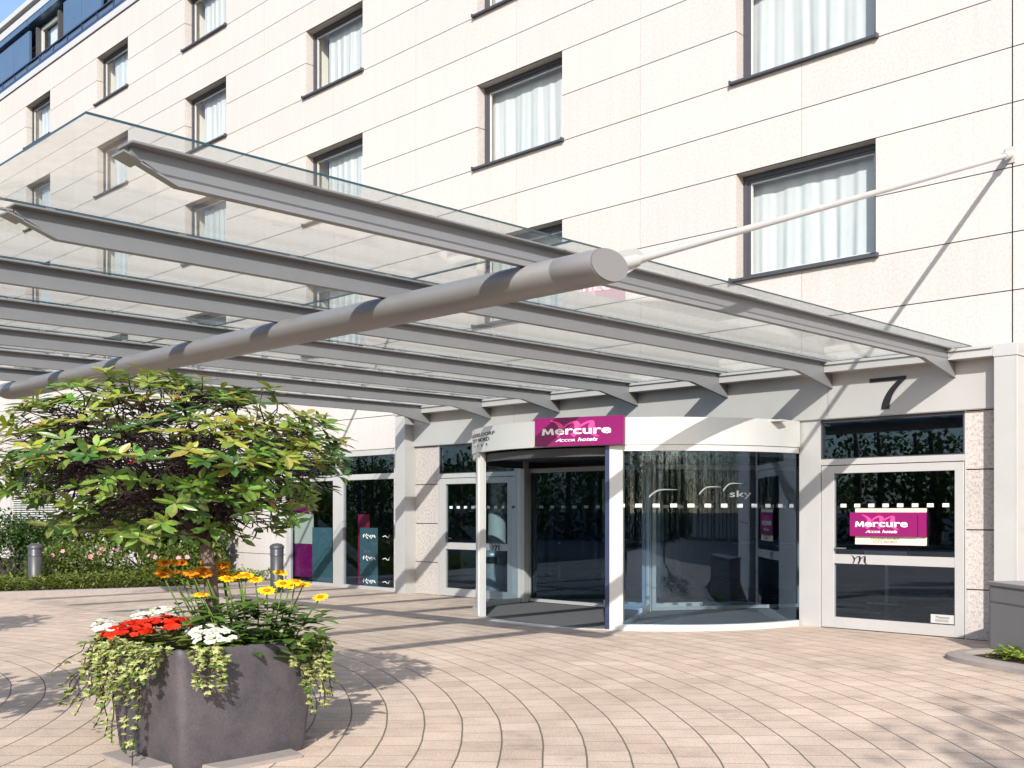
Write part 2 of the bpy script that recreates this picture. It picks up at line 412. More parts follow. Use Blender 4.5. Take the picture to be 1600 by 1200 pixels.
def wall_build():
    w = MB(); gx, gz = .0042, .0068
    for zi in range(len(ZL)-1):
        z0, z1 = ZL[zi], ZL[zi+1]
        hs = sorted([h for h in HOLES if h[2] < z1-1e-4 and h[3] > z0+1e-4])
        # solid spans
        spans = []; x = -60
        for h in hs:
            if h[0] > x: spans.append((x, h[0]))
            x = max(x, h[1])
        spans.append((x, 6.5))
        inwin = any(h[4] == 'win' for h in hs)
        for a, b in spans:
            br = [a] + [q for q in XL if a+.35 < q < b-.35] + [b]
            for i in range(len(br)-1):
                p, q = br[i], br[i+1]
                t = 1 + rnd.uniform(-.028,.02); c = (t, t*rnd.uniform(.995,1.0), t*rnd.uniform(.985,1.0))
                gl = gx if i else 0; gr = gx if i < len(br)-2 else 0
                if abs(p+5.21) < .01: gl = .010
                if abs(q+5.21) < .01: gr = .010
                w.box(p+gl, q-gr, 0, .03, z0+gz, z1-gz, 0, c)
                w.face([(p,.014,z0),(q,.014,z0),(q,.014,z1),(p,.014,z1)], 1)
    for h in HOLES:   # stone reveals, split at the course joint
        if h[4] == 'door': continue
        x0, x1, z0, z1 = h[:4]
        D = .30 if h[4] == 'win' else .12
        zm = [z for z in ZL if z0 + .1 < z < z1 - .1]
        seg = [z0] + zm + [z1]
        for i in range(len(seg)-1):
            a, b = seg[i] + (gz if i else 0), seg[i+1] - (gz if i < len(seg)-2 else 0)
            t = rnd.uniform(.96,1.0)
            w.box(x0-.03, x0, .03, D, a, b, 0, (t,t*.98,t*.95)); w.box(x1, x1+.03, .03, D, a, b, 0, (t,t,t))
        xm = (x0+x1)/2
        w.box(x0-.03, xm-.004, .03, D, z1, z1+.03, 0, (.97,.96,.95)); w.box(xm+.004, x1+.03, .03, D, z1, z1+.03, 0, (.95,.95,.94))
        w.box(x0-.03, x1+.03, .03, D, z0-.03, z0, 0, (.9,.9,.9))
    bpart(w, 'stone_cladding', [M['stone'], M['joint']])
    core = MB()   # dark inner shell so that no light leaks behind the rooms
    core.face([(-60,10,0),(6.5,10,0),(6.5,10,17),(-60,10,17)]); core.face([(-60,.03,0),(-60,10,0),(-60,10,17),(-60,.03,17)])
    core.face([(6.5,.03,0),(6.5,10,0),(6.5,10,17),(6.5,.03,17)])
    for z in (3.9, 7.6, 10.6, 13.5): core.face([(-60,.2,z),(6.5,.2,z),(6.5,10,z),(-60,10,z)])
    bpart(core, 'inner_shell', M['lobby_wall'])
wall_build()

def window(cx, w, z0, z1, seed):
    r = random.Random(seed); x0, x1 = cx-w/2, cx+w/2
    f = MB(); Y0, Y1 = .20, .29
    def ring(a, b, c, d, wl, wr, wt, wb, y0, y1, m):
        f.box(a, a+wl, y0, y1, c, d, m); f.box(b-wr, b, y0, y1, c, d, m)
        f.box(a+wl, b-wr, y0, y1, d-wt, d, m); f.box(a+wl, b-wr, y0, y1, c, c+wb, m)
    ring(x0, x1, z0, z1, .075, .075, .075, .07, Y0, Y1, 0)
    ring(x0+.075, x1-.075, z0+.07, z1-.075, .05, .05, .05, .045, Y0+.02, Y1-.01, 0)
    ring(x0+.125, x1-.125, z0+.115, z1-.125, .014, .014, .012, .012, Y0+.025, Y1-.02, 1)
    # inner edge of the opening
    for a, b, c, d in ((x0-.02,x0,z0,z1),(x1,x1+.02,z0,z1),(x0,x1,z1,z1+.02),(x0,x1,z0-.02,z0)):
        f.box(a, b, .30, .62, c, d, 2)
    o = bpart(f, 'window', [M['frame'], M['gasket'], M['lining']])
    g = MB(); g.face([(x0+.13,.245,z0+.12),(x1-.13,.245,z0+.12),(x1-.13,.245,z1-.13),(x0+.13,.245,z1-.13)])
    bpart(g, 'pane', M['glass'], o)
    c = MB(); n = int(w*60); rows = [[],[],[],[]]
    ph = r.uniform(0,6); xa = x0+.02 if cx > -18 else x0+.34; ww = x1-.02-xa
    for i in range(n+1):
        t = i/n; q = t*w
        y = .40 + .013*math.sin(q*19+ph+1.6*math.sin(q*3.1+seed)) + .004*math.sin(q*43+seed) + .012*math.sin(q*6.3+ph*2)
        dx = .02*math.sin(q*5+seed)
        X = xa+ww*t
        for k, (z, am, sh) in enumerate(((z1-.03,.45,0),(z1-.5*(z1-z0),.9,.3),(z0+.3*(z1-z0),1.1,.6),(z0+.02,1.2,1))):
            rows[k].append((min(max(X+dx*sh,xa),x1-.02), .40+(y-.40)*am, z))
    c.grid(rows[::-1])
    bpart(c, 'curtain', M['curtain'], o)
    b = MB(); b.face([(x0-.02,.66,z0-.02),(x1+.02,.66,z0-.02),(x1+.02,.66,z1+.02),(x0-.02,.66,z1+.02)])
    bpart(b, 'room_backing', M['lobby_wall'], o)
    s = MB(); s.box(x0-.07, x1+.03, -.075, .2, z0-.012, z0+.022); s.box(x0-.085, x0-.06, -.08, .0, z0-.02, z0+.045); s.box(x1+.02, x1+.045, -.08, .0, z0-.02, z0+.045)
    bpart(s, 'sill', M['frame'], o)
sd = 1
for (c, w) in COLS[1:]:
    for (a, b) in ROWS:
        sd += 1
        window(c, w, a, b, sd)

def roof_build():
    r = MB()
    r.box(-60, 6.5, -.03, .4, 16.12, 16.32, 0)            # white coping on the stone
    r.box(-60, 6.5, .03, .35, 16.07, 16.12, 4)
    r.box(-60, 6.5, .04, .9, 16.32, 16.50, 3)           # dark navy ledge in steps
    r.box(-60, 6.5, .10, .9, 16.50, 16.66, 1)
    r.box(-60, 6.5, .06, .14, 16.74, 16.78, 3); r.box(-60, 6.5, .10, .14, 16.66, 16.69, 4)
    for i in range(60): r.box(-59.5+i*1.1, -59.44+i*1.1, .08, .12, 16.5, 16.76, 3)
    r.box(-60, 6.5, .9, 5, 18.0, 18.1, 4)                 # soffit
    r.box(-60, 6.5, .12, 5, 18.34, 18.58, 0)              # white roof edges with a dark gap between them
    r.box(-60, 6.5, .3, 5, 18.58, 18.80, 4)
    r.box(-60, 6.5, .12, 5, 18.80, 18.98, 0)
    x = -60
    while x < 6: r.box(x+.03, x+2.77, .14, .5, 18.14, 18.335, 1); x += 2.8
    bpart(r, 'roof_edge', [M['white'], M['blue'], M['blue'], M['navy'], M['soffit']])
    p = MB(); x = -60.0
    tops = [-36.3,-30.8,-25.3,-41.8,-47.3,-19.8,-14,-8.2,-2.4]
    while x < 6:
        if not any(abs(x+.7-t) < .95 for t in tops):
            p.box(x+.012, x+1.4-.012, .22, .3, 16.66, 18.0, 0)
        x += 1.4
    p.face([(-60,.97,16.4),(6.5,.97,16.4),(6.5,.97,18.05),(-60,.97,18.05)], 1)
    bpart(p, 'attic_panel', [M['blue'], M['soffit']])
    for t in tops:
        f = MB(); a, b = t-.95, t+.95
        f.box(a, a+.1, .3, .6, 16.66, 18.0, 1); f.box(b-.1, b, .3, .6, 16.66, 18.0, 1)
        for q in ((a+.1,a+.18,16.6,18.0),(b-.18,b-.1,16.6,18.0),(a+.18,b-.18,17.9,18.0),(a+.18,b-.18,16.6,16.74)):
            f.box(q[0], q[1], .45, .53, q[2], q[3], 0)
        o = bpart(f, 'attic_window', [M['gasket'], M['soffit']])
        g = MB(); g.face([(a+.18,.49,16.7),(b-.18,.49,16.7),(b-.18,.49,17.92),(a+.18,.49,17.92)]); bpart(g, 'pane', M['glass'], o)
        c = MB(); rows = [[(a+.45+1.25*i/40, .62+.02*math.sin(i*1.3), z) for i in range(41)] for z in (16.6,17.95)]; c.grid(rows); bpart(c, 'curtain', M['curtain'], o)
roof_build()

def entrance_front():
    # fascia with its panel joints
    f = MB(); xs = [-16.92,-14.02,-11.14,-7.72,-5.3]
    for i in range(4): f.box(xs[i]+.004, xs[i+1]-.004, -.06, .06, 2.975, 3.72)
    f.box(-16.92,-5.3,-.05,.1,2.965,2.975); f.box(-16.92,-5.3,-.04,.05,2.975,3.72)
    bpart(f, 'fascia', M['alu'])
    # metal clad columns
    for a, b in ((-17.21,-16.9),(-5.33,-5.05)):
        c = MB(); c.box(a, b, -.28, .1, 0, 3.58); c.box(a-.01, b+.01, -.285, .09, 3.585, 3.74)
        c.box(b-.012, b+.004, -.286, -.27, 0, 3.58)
        bpart(c, 'column', M['alu'], bevel=.006)
    # granite piers
    for a, b in ((-16.9,-16.22),(-5.79,-5.33)):
        p = MB(); zz = [0,.65,1.42,2.2,2.96]
        for i in range(4):
            t = rnd.uniform(.95,1.03); p.box(a, b, 0, .12, zz[i]+.008, zz[i+1]-.008, 0, (t,t,t))
        p.box(a, b, .02, .1, 0, 2.97, 1, (1,1,1))
        bpart(p, 'granite_pier', [M['granite'], M['joint']])
    q = MB(); q.box(-17.6,-17.21,0.0,.12,0.01,2.2,0,(1,1,1)); q.box(-17.6,-17.21,0.0,.12,2.215,2.97,0,(1,1,1)); q.box(-17.42,-17.2,0.0,.1,2.975,3.74,0,(1.0,.98,.95))
    bpart(q, 'granite_pier', [M['granite'], M['joint']])
    # curtain-wall members beside the revolving door and above it
    for q in ((-8.2,-7.86,-.02,.10,0,2.965),(-14.06,-13.8,-.02,.10,0,2.965),(-16.22,-16.17,0,.1,0,2.965),(-5.81,-5.79,0,.1,0,2.965)):
        c = MB(); c.box(*q); bpart(c, 'mullion', M['alu'], bevel=.004)
    for q in ((-7.86,-5.81,-.01,.09,2.315,2.40),(-16.17,-14.06,-.01,.09,2.315,2.40)):
        c = MB(); c.box(*q); bpart(c, 'transom_bar', M['alu'], bevel=.004)
    for a, b in ((-7.86,-5.81),(-16.17,-14.06)):
        t = MB(); t.box(a,a+.02,.0,.06,2.4,2.965,0); t.box(b-.02,b,.0,.06,2.4,2.965,0); t.box(a+.02,b-.02,.0,.06,2.92,2.965,0); t.box(a+.02,b-.02,0,.06,2.4,2.415,0)
        o = bpart(t, 'transom_window', M['frame'])
        g = MB(); g.face([(a+.02,.03,2.41),(b-.02,.03,2.41),(b-.02,.03,2.92),(a+.02,.03,2.92)]); bpart(g, 'pane', M['shopglass'], o)
    # side doors
    for a, b, right in ((-7.86,-5.81,True),(-16.17,-14.06,False)):
        d = MB(); gl, gr = (a+.20, b-.13) if right else (a+.18, b-.20)
        d.box(a+.008, gl, 0, .07, .012, 2.305); d.box(gr, b-.008, 0, .07, .012, 2.305)
        d.box(gl, gr, 0, .07, 2.195, 2.305); d.box(gl, gr, 0, .07, .012, .165)
        o = bpart(d, 'side_door', M['alu'], bevel=.005)
        g = MB(); g.face([(gl,.04,.165),(gr,.04,.165),(gr,.04,2.195),(gl,.04,2.195)])
        rl = MB(); rl.box(gl, gr, .005, .036, .925, 1.055); bpart(rl, 'push_rail', M['alu'], o)
        e = MB(); ex = gl+.27 if right else gr-.42
        put_emblem(e, ex-.1, ex+.36, .865, 1.065, lambda u, v, d: (u, .002-d, v), .001, 0); bpart(e, 'emblem', M['ink'], o)
        nx = 8
        for i in range(nx):
            cx = gl+.13+(gr-gl-.26)*i/(nx-1); g.face([(cx-.045,.034,1.715),(cx+.045,.034,1.715),(cx+.045,.034,1.765),(cx-.045,.034,1.765)], 1)
        bpart(g, 'pane', [M['shopglass'], M['marker']], o)
        hd = MB(); hd.tube([(gr-.08,-.04,.75),(gr-.08,-.04,1.45)], .018, 8) if False else hd.box(gl+.02, gl+.2, -.03, .0, 1.13, 1.15); bpart(hd, 'handle', M['chrome'], o)
    # glazed shop front on the left
    s = MB(); A, B = -21.66, -17.60
    s.box(A, A+.16, .02, .12, 0, 2.85); s.box(-19.78,-19.42,.02,.12,.07,2.34); s.box(-19.68,-19.52,.02,.12,2.46,2.85); s.box(B-.03, B, .02, .12, 0, 2.85)
    s.box(A+.16, B-.03, .02, .12, 2.34, 2.46); s.box(A+.16, B-.03, .02, .12, 0, .07); s.box(A, B, -.0, .12, 2.85, 2.965)
    o = bpart(s, 'shop_front', M['alu'], bevel=.004)
    g = MB(); g.face([(A,.07,.07),(B,.07,.07),(B,.07,2.85),(A,.07,2.85)]); bpart(g, 'pane', M['shopglass'], o)
    t = MB()
    t.box(-21.5,-20.75,.16,.18,1.62,1.9,0); t.box(-21.5,-20.75,.16,.18,.92,1.62,1); t.box(-21.5,-20.75,.16,.18,.15,.92,0)
    t.box(-20.72,-19.95,.12,.125,.08,1.3,2); t.box(-19.3,-18.9,.35,.37,.0,1.6,3); t.box(-19.88,-19.8,.13,.16,.08,1.7,3)
    t.box(-18.92,-18.3,.12,.125,.08,1.31,2)
    bpart(t, 'window_film', [M['magenta'], M['cream'], M['teal'], M['crimson']], o)
    w = MB()
    for zc in (1.13,.66,.17):   # three lines of white script on the glass
        for body, u0, u1, sh in (('19 Gays', -18.75, -18.32, .35), ('cafe', -18.02, -17.78, .4)):
            pass
        for ln in ([(-18.74,0),(-18.70,.05),(-18.72,-.03)],[(-18.66,.0),(-18.61,.055),(-18.585,.01),(-18.63,-.01),(-18.56,-.06),(-18.6,-.02)],[(-18.54,.03),(-18.5,-.02),(-18.46,.03),(-18.45,-.05)],[(-18.43,.02),(-18.38,.03),(-18.4,-.02),(-18.35,.0)],[(-18.34,.03),(-18.31,-.03)],
                   [(-18.05,.0),(-17.96,.02),(-17.9,-.02),(-17.82,.04),(-17.86,-.02)]):
            w.tube([(x, .062, zc+z) for x, z in ln], .008, 4)
    bpart(w, 'script_lettering', M['lettering'], o)
    # ground-floor window with a half-lowered slatted blind, far left
    f = MB(); a, b = -38.72, -34.7
    f.box(a, a+.08, .12, .2, .2, 2.97); f.box(b-.08, b, .12, .2, .2, 2.97); f.box(a, b, .12, .2, .12, .2); f.box(a+.08,b-.08,.12,.2,2.9,2.97); f.box((a+b)/2+.1,(a+b)/2+.22,.12,.2,.2,2.9,1)
    f.box(a, b, .0, .2, -.01, .12, 0)
    o = bpart(f, 'blind_window', [M['frame'], M['white']])
    g = MB(); g.face([(a,.16,.2),(b,.16,.2),(b,.16,2.95),(a,.16,2.95)]); bpart(g, 'pane', M['glass'], o)
    bl = MB(); z = 2.9
    while z > 1.3: bl.box(a+.06, b-.06, .03, .10, z-.05, z-.012, 0); z -= .075
    bl.box(a+.04, b-.04, .02, .11, 1.23, 1.29, 1); bl.box(a+.9,a+.92,.025,.03,1.3,2.9,1); bl.box(b-.92,b-.9,.025,.03,1.3,2.9,1)
    bpart(bl, 'slatted_blind', [M['gasket'], M['frame']], o)
    c = MB(); c.face([(a,.5,0),(b,.5,0),(b,.5,2.97),(a,.5,2.97)]); bpart(c, 'curtain', M['curtain'], o)
    # lobby shell
    l = MB()
    l.face([(-23,.1,.006),(-5,.1,.006),(-5,9,.006),(-23,9,.006)], 1)
    l.face([(-23,.12,3.3),(-23,9,3.3),(-5,9,3.3),(-5,.12,3.3)]); l.face([(-23,8.9,0),(-5,8.9,0),(-5,8.9,3.3),(-23,8.9,3.3)])
    l.face([(-23,.12,0),(-23,9,0),(-23,9,3.3),(-23,.12,3.3)]); l.face([(-5.02,.12,0),(-5.02,9,0),(-5.02,9,3.3),(-5.02,.12,3.3)])
    l.face([(-17.3,.13,0),(-17.3,3,0),(-17.3,3,3.3),(-17.3,.13,3.3)])
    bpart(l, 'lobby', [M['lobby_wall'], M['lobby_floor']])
entrance_front()

# ------------------------------------------------------------------ canopy
BX = [-5.93-1.745*k for k in range(7)]
def canopy():
    root = thing('entrance_canopy', 'glass entrance canopy on seven steel beams with a thick cross tube', 'canopy', (-11.14,-5,3.4))
    R = lambda mb, n, m, **k: adopt_rel(mb.build(n, m, None, **k), root)
    for i, x in enumerate(BX):
        b = MB(); w = .095; n = .032; q = .022; t = .016; zt, zb = 3.752, 3.568
        b.box(x-w, x+w, -11.27, -.02, zt-t, zt)                                   # wide top flange
        web = [(-11.24,3.70),(-10.95,zb+.004),(-.99,zb+.004),(-.99,zb),(-.05,3.40),(-.05,zt-t),(-11.24,zt-t)]
        b.prism([(x-q,y,z) for y, z in web], (2*q,0,0))
        b.prism([(x-n,y,z) for y, z in ((-11.28,3.682),(-10.95,zb-.004),(-10.95,zb+.008),(-11.28,3.695))], (2*n,0,0))
        b.prism([(x-w*.8,y,z) for y, z in ((-11.31,3.680),(-11.2,3.645),(-11.2,3.657),(-11.31,3.692))], (1.6*w,0,0))
        b.box(x-n, x+n, -10.95, -.99, zb-.004, zb+.008)                           # narrow bottom flange
        b.prism([(x-n,y,z) for y, z in ((-.99,zb-.004),(-.06,3.394),(-.06,3.406),(-.99,zb+.008))], (2*n,0,0))
        b.prism([(x-.027,y,z) for y, z in ((-.99,zb),(-.06,3.40),(-.06,3.70),(-.25,3.73),(-.95,zb+t))], (.054,0,0))   # tapered wall bracket
        for y in range(-11, 0):                                                # glass clamps
            b.box(x-.03, x+.03, y-.03, y+.03, zt, 3.777)
        R(b, 'beam', M['beam'], bevel=.004)
    tb = MB(); n = 40; ry, rz, yc, zc = .222, .125, -7.86, 3.487
    xs = [-5.20,-5.225,-5.60,-5.605,-5.62,-5.625,-8,-10.3,-12.6,-14.9,-17.02,-17.07]
    sc = [.985,1,1,.985,.985,1,1,1,1,1,1,.97]
    rows = [[(x, yc + ry*s*math.cos(2*PI*k/n), zc + rz*s*math.sin(2*PI*k/n)) for k in range(n)] for x, s in zip(xs, sc)]
    tb.grid(rows, 0, None, True, True); tb.face(rows[0]); tb.face(rows[-1][::-1])
    tb.grid([[(-5.19, yc + ry*s*math.cos(2*PI*k/n), zc + rz*s*math.sin(2*PI*k/n)) for k in range(n)] for s in (.95,.0001)], 0, None, False, True)
    R(tb, 'cross_tube', M['pipe'])
    xb = [-5.70,-7.68,-9.42,-11.165,-12.91,-14.655,-16.62]
    for i in range(6):
        for (y0, y1) in ((-11.59,-7.715),(-7.705,-.02)):
            g = MB(); a, b = xb[i+1]+.006, xb[i]-.006; z0, z1 = 3.778, 3.793
            g.face([(a,y0,z0),(a,y1,z0),(b,y1,z0),(b,y0,z0)], 0); g.face([(a,y0,z1),(b,y0,z1),(b,y1,z1),(a,y1,z1)], 0)
            for p, q in (((a,y0),(b,y0)),((b,y0),(b,y1)),((b,y1),(a,y1)),((a,y1),(a,y0))):
                g.face([(p[0],p[1],z0),(q[0],q[1],z0),(q[0],q[1],z1),(p[0],p[1],z1)], 1)
            R(g, 'glass_pane', [M['canopyglass'], M['glassedge']])
    # gutter boxes between the brackets, along the wall
    ends = [-5.34] + BX + [-17.2]
    for i in range(len(ends)-1):
        g = MB(); a, b = ends[i+1]+(.03 if i < 7 else 0), ends[i]-(.03 if i > 0 else 0)
        g.prism([(a,-.02,3.60),(a,-.30,3.60),(a,-.30,3.70),(a,-.33,3.70),(a,-.33,3.735),(a,-.02,3.735)], (b-a,0,0))
        R(g, 'gutter', M['alu'], bevel=.004)
    for s, xa, xw in ((1,-5.28,-5.235),(-1,-16.95,-17.06)):
        r = MB(); r.tube([(xa,-7.68,3.525),(xw,-.03,6.14)], .034, 12, zs=.9); r.tube([(xa,-7.76,3.50),(xa,-7.44,3.605)], .05, 10)
        r.tube([(xw,-.2,6.08),(xw,.0,6.15)], .05, 10); r.box(xw-.06,xw+.06,-.02,.0,6.04,6.24)
        r.prism([(xa-.012,-7.86,3.58),(xa-.012,-7.68,3.42),(xa-.012,-7.26,3.645),(xa-.012,-7.46,3.695)], (.024,0,0))
        R(r, 'stay_rod', M['alu'])
    t = MB(); t.tube([(BX[1],-11.25,3.715),(BX[1],-13.6,3.78)], .012, 6); R(t, 'tip_rod', M['alu_dark'])
canopy()

# ------------------------------------------------------------------ revolving door
CX, CY, RR = -11.08, .15, 2.86
def cyl(th, r=RR): return (CX + r*math.sin(th), CY - r*math.cos(th))
def arc_strip(mb, r0, r1, z0, z1, t0, t1, n=48, m=0):
    prof = [(r0,z0),(r1,z0),(r1,z1),(r0,z1),(r0,z0)]
    for k in range(4):
        rows = []
        for i in range(n+1):
            th = t0 + (t1-t0)*i/n
            rows.append([(*cyl(th, prof[k][0]), prof[k][1]), (*cyl(th, prof[k+1][0]), prof[k+1][1])])
        mb.grid(rows, m, None, True)
    for th in (t0, t1): mb.face([(*cyl(th, r), z) for r, z in prof[:4]], m)
def revolving():
    root = thing('revolving_door', 'three-winged glass revolving door in a round white-banded drum', 'revolving door', (CX,CY,0))
    R = lambda mb, n, m, p=root, **k: adopt_rel(mb.build(n, m, None, **k), p)
    d = math.radians; TP = d(28.2); TW = d(86)
    b = MB(); arc_strip(b, RR-.06, RR+.06, 2.585, 2.965, -TW, TW, 64); R(b, 'drum_band', M['white'])
    b = MB(); arc_strip(b, RR-.05, RR+.045, 2.50, 2.580, TP, TW, 40); arc_strip(b, RR-.05, RR+.045, 2.50, 2.580, -TW, -TP, 40); R(b, 'head_rail', M['white'])
    b = MB(); arc_strip(b, RR-.05, RR+.05, 0, .085, TP, TW, 40); arc_strip(b, RR-.05, RR+.05, 0, .085, -TW, -TP, 40); R(b, 'base_rail', M['white'])
    c = MB(); c.face([(*cyl(2*PI*i/48, RR-.06), 2.56) for i in range(48)], 0); c.face([(*cyl(2*PI*i/48, RR-.06), 2.95) for i in range(48)], 0)
    arc_strip(c, RR-.10, RR-.065, 2.44, 2.56, -PI, PI, 72, 0)
    R(c, 'drum_ceiling', M['soffit'])
    for a, bb in ((TP, TW), (-TW, -TP)):
        g = MB(); rows = [[(*cyl(a+(bb-a)*i/40), z) for i in range(41)] for z in (.085, 2.51)]; g.grid(rows)
        n = 12
        for i in range(n):
            t = a + (bb-a)*(i+.45)/n; e = .0165
            g.face([(*cyl(t-e, RR+.012), 1.715), (*cyl(t+e, RR+.012), 1.715), (*cyl(t+e, RR+.012), 1.765), (*cyl(t-e, RR+.012), 1.765)], 1)
        R(g, 'curved_glass', [M['shopglass'], M['marker']])
    for a, bb in ((PI-TW, PI-TP-.1), (-PI+TP+.1, -PI+TW)):   # inner side of the drum
        g = MB(); rows = [[(*cyl(a+(bb-a)*i/30), z) for i in range(31)] for z in (.085, 2.51)]; g.grid(rows); R(g, 'curved_glass', M['shopglass'])
    for sgn in (-1, 1):
        p = MB(); t = sgn*TP; x, y = cyl(t)
        Mx = Matrix.Translation((x, y, 0)) @ Matrix.Rotation(t, 4, 'Z')
        p.box(-.05, .14 if sgn > 0 else .05, -.07, .06, 0, 2.58, 0, None, Mx)
        if sgn > 0: p.box(-.115, -.05, -.055, .05, 0, 2.58, 1, None, Mx)
        else: p.box(.05, .075, -.04, .03, 0, 2.58, 2, None, Mx)
        R(p, 'post', [M['white'], M['navy'], M['alu']], bevel=.005)
        q = MB(); x, y = cyl(PI - sgn*TP - sgn*.1); q.box(x-.06, x+.06, y-.06, y+.06, 0, 2.56); R(q, 'post', M['alu'])
    sh = MB(); sh.tube([(CX,CY,0),(CX,CY,2.56)], .045, 14); R(sh, 'centre_shaft', M['white'])
    for ang in (180, -60, 60):
        a = d(ang); Mx = Matrix.Translation((CX,CY,0)) @ Matrix.Rotation(a, 4, 'Z'); L = RR-.09
        w = MB(); w.box(.05,.12,-.025,.025,.02,2.44,0,None,Mx); w.box(L-.045,L,-.025,.025,.02,2.44,0,None,Mx); w.box(.12,L-.045,-.025,.025,2.36,2.44,0,None,Mx); w.box(.12,L-.045,-.025,.025,.02,.075,0,None,Mx)
        o = R(w, 'wing', M['alu'])
        g = MB(); g.face([Mx @ Vector(v) for v in ((.12,0,.075),(L-.045,0,.075),(L-.045,0,2.36),(.12,0,2.36))])
        k = MB(); k.box(.12,.95,-.03,.03,.075,.145,0,None,Mx); R(k, 'kick_plate', M['white'], o)
        for i in range(9):
            u = .3 + i*.27; g.face([Mx @ Vector(v) for v in ((u-.05,-.006,1.715),(u+.05,-.006,1.715),(u+.05,-.006,1.765),(u-.05,-.006,1.765))], 1)
        R(g, 'pane', [M['shopglass'], M['marker']], o)
    m = MB(); m.face([(*cyl(2*PI*i/64, RR-.06), .008) for i in range(64)]); arc_strip(m, RR-.06, RR+.07, 0, .012, -TP, TP, 24, 1)
    R(m, 'floor_mat', [M['mat'], M['alu']])
    # lettering on the left of the band
    t = MB()
    def onband(u, v, dd): th = u/RR; return (*cyl(th, RR+.0605+dd), v)
    put_text(t, 'DÜSSELDORF', RR*d(-37), RR*d(-14.5), 2.83, 2.895, onband, .003, 0, .025)
    put_text(t, 'CITY NORD', RR*d(-36), RR*d(-18), 2.745, 2.805, onband, .003, 0, .025)
    for i in range(4): star(t, RR*d(-32+4*i), 2.69, .028, onband, .003)
    R(t, 'lettering', M['greyink'])
    # faint mark on the curved glass
    k = MB()
    def onglass(u, v, dd): th = u/RR; return (*cyl(th, RR+.004+dd*.2), v)
    put_text(k, 'sky', RR*d(61), RR*d(68), 1.83, 1.95, onglass, .002, 0, .01)
    for ua, ub, vv in ((38,46,1.93),(52,58.5,1.97),(59,65,2.02)):
        P = catmull([(ua,vv-.06,0),(ua+(ub-ua)*.35,vv+.03,0),(ub,vv+.03,0)], 6)
        for i in range(len(P)-1):
            w0, w1 = .03*(1-i/len(P)), .03*(1-(i+1)/len(P))
            k.face([onglass(RR*d(P[i].x),P[i].y-w0,0), onglass(RR*d(P[i+1].x),P[i+1].y-w1,0), onglass(RR*d(P[i+1].x),P[i+1].y+w1*.3,0), onglass(RR*d(P[i].x),P[i].y+w0*.3,0)])
    R(k, 'glass_decal', M['decal'])
    sn = MB(); x, y = cyl(d(77), RR+.06); sn.box(x-.12, x+.12, y-.16, y+.02, 2.93, 2.955); R(sn, 'sensor', M['white'])
revolving()

# ------------------------------------------------------------------ signs
def sign_text(place, u0, u1, v0, v1, root, R, dark=False):
    W, H = u1-u0, v1-v0
    e = MB(); put_emblem(e, u0, u1, v0+.02*H, v1-.02*H, place, .002, 0); R(e, 'emblem', M['pink'])
    l = MB()
    put_poly(l, M_OUT, u0+.085*W, u0+.225*W, v0+.39*H, v0+.615*H, place, .012)
    put_text(l, 'ercure', u0+.235*W, u0+.865*W, v0+.392*H, v0+.60*H, place, .012, 0, .016)
    put_text(l, 'A', u0+.24*W, u0+.305*W, v0+.145*H, v0+.255*H, place, .006, 0, .012, .35)
    put_text(l, 'CCOR', u0+.30*W, u0+.465*W, v0+.145*H, v0+.232*H, place, .006, 0, .012, .12)
    put_text(l, 'hotels', u0+.495*W, u0+.715*W, v0+.145*H, v0+.275*H, place, .006, 0, .012, .25)
    R(l, 'lettering', M['lettering'])
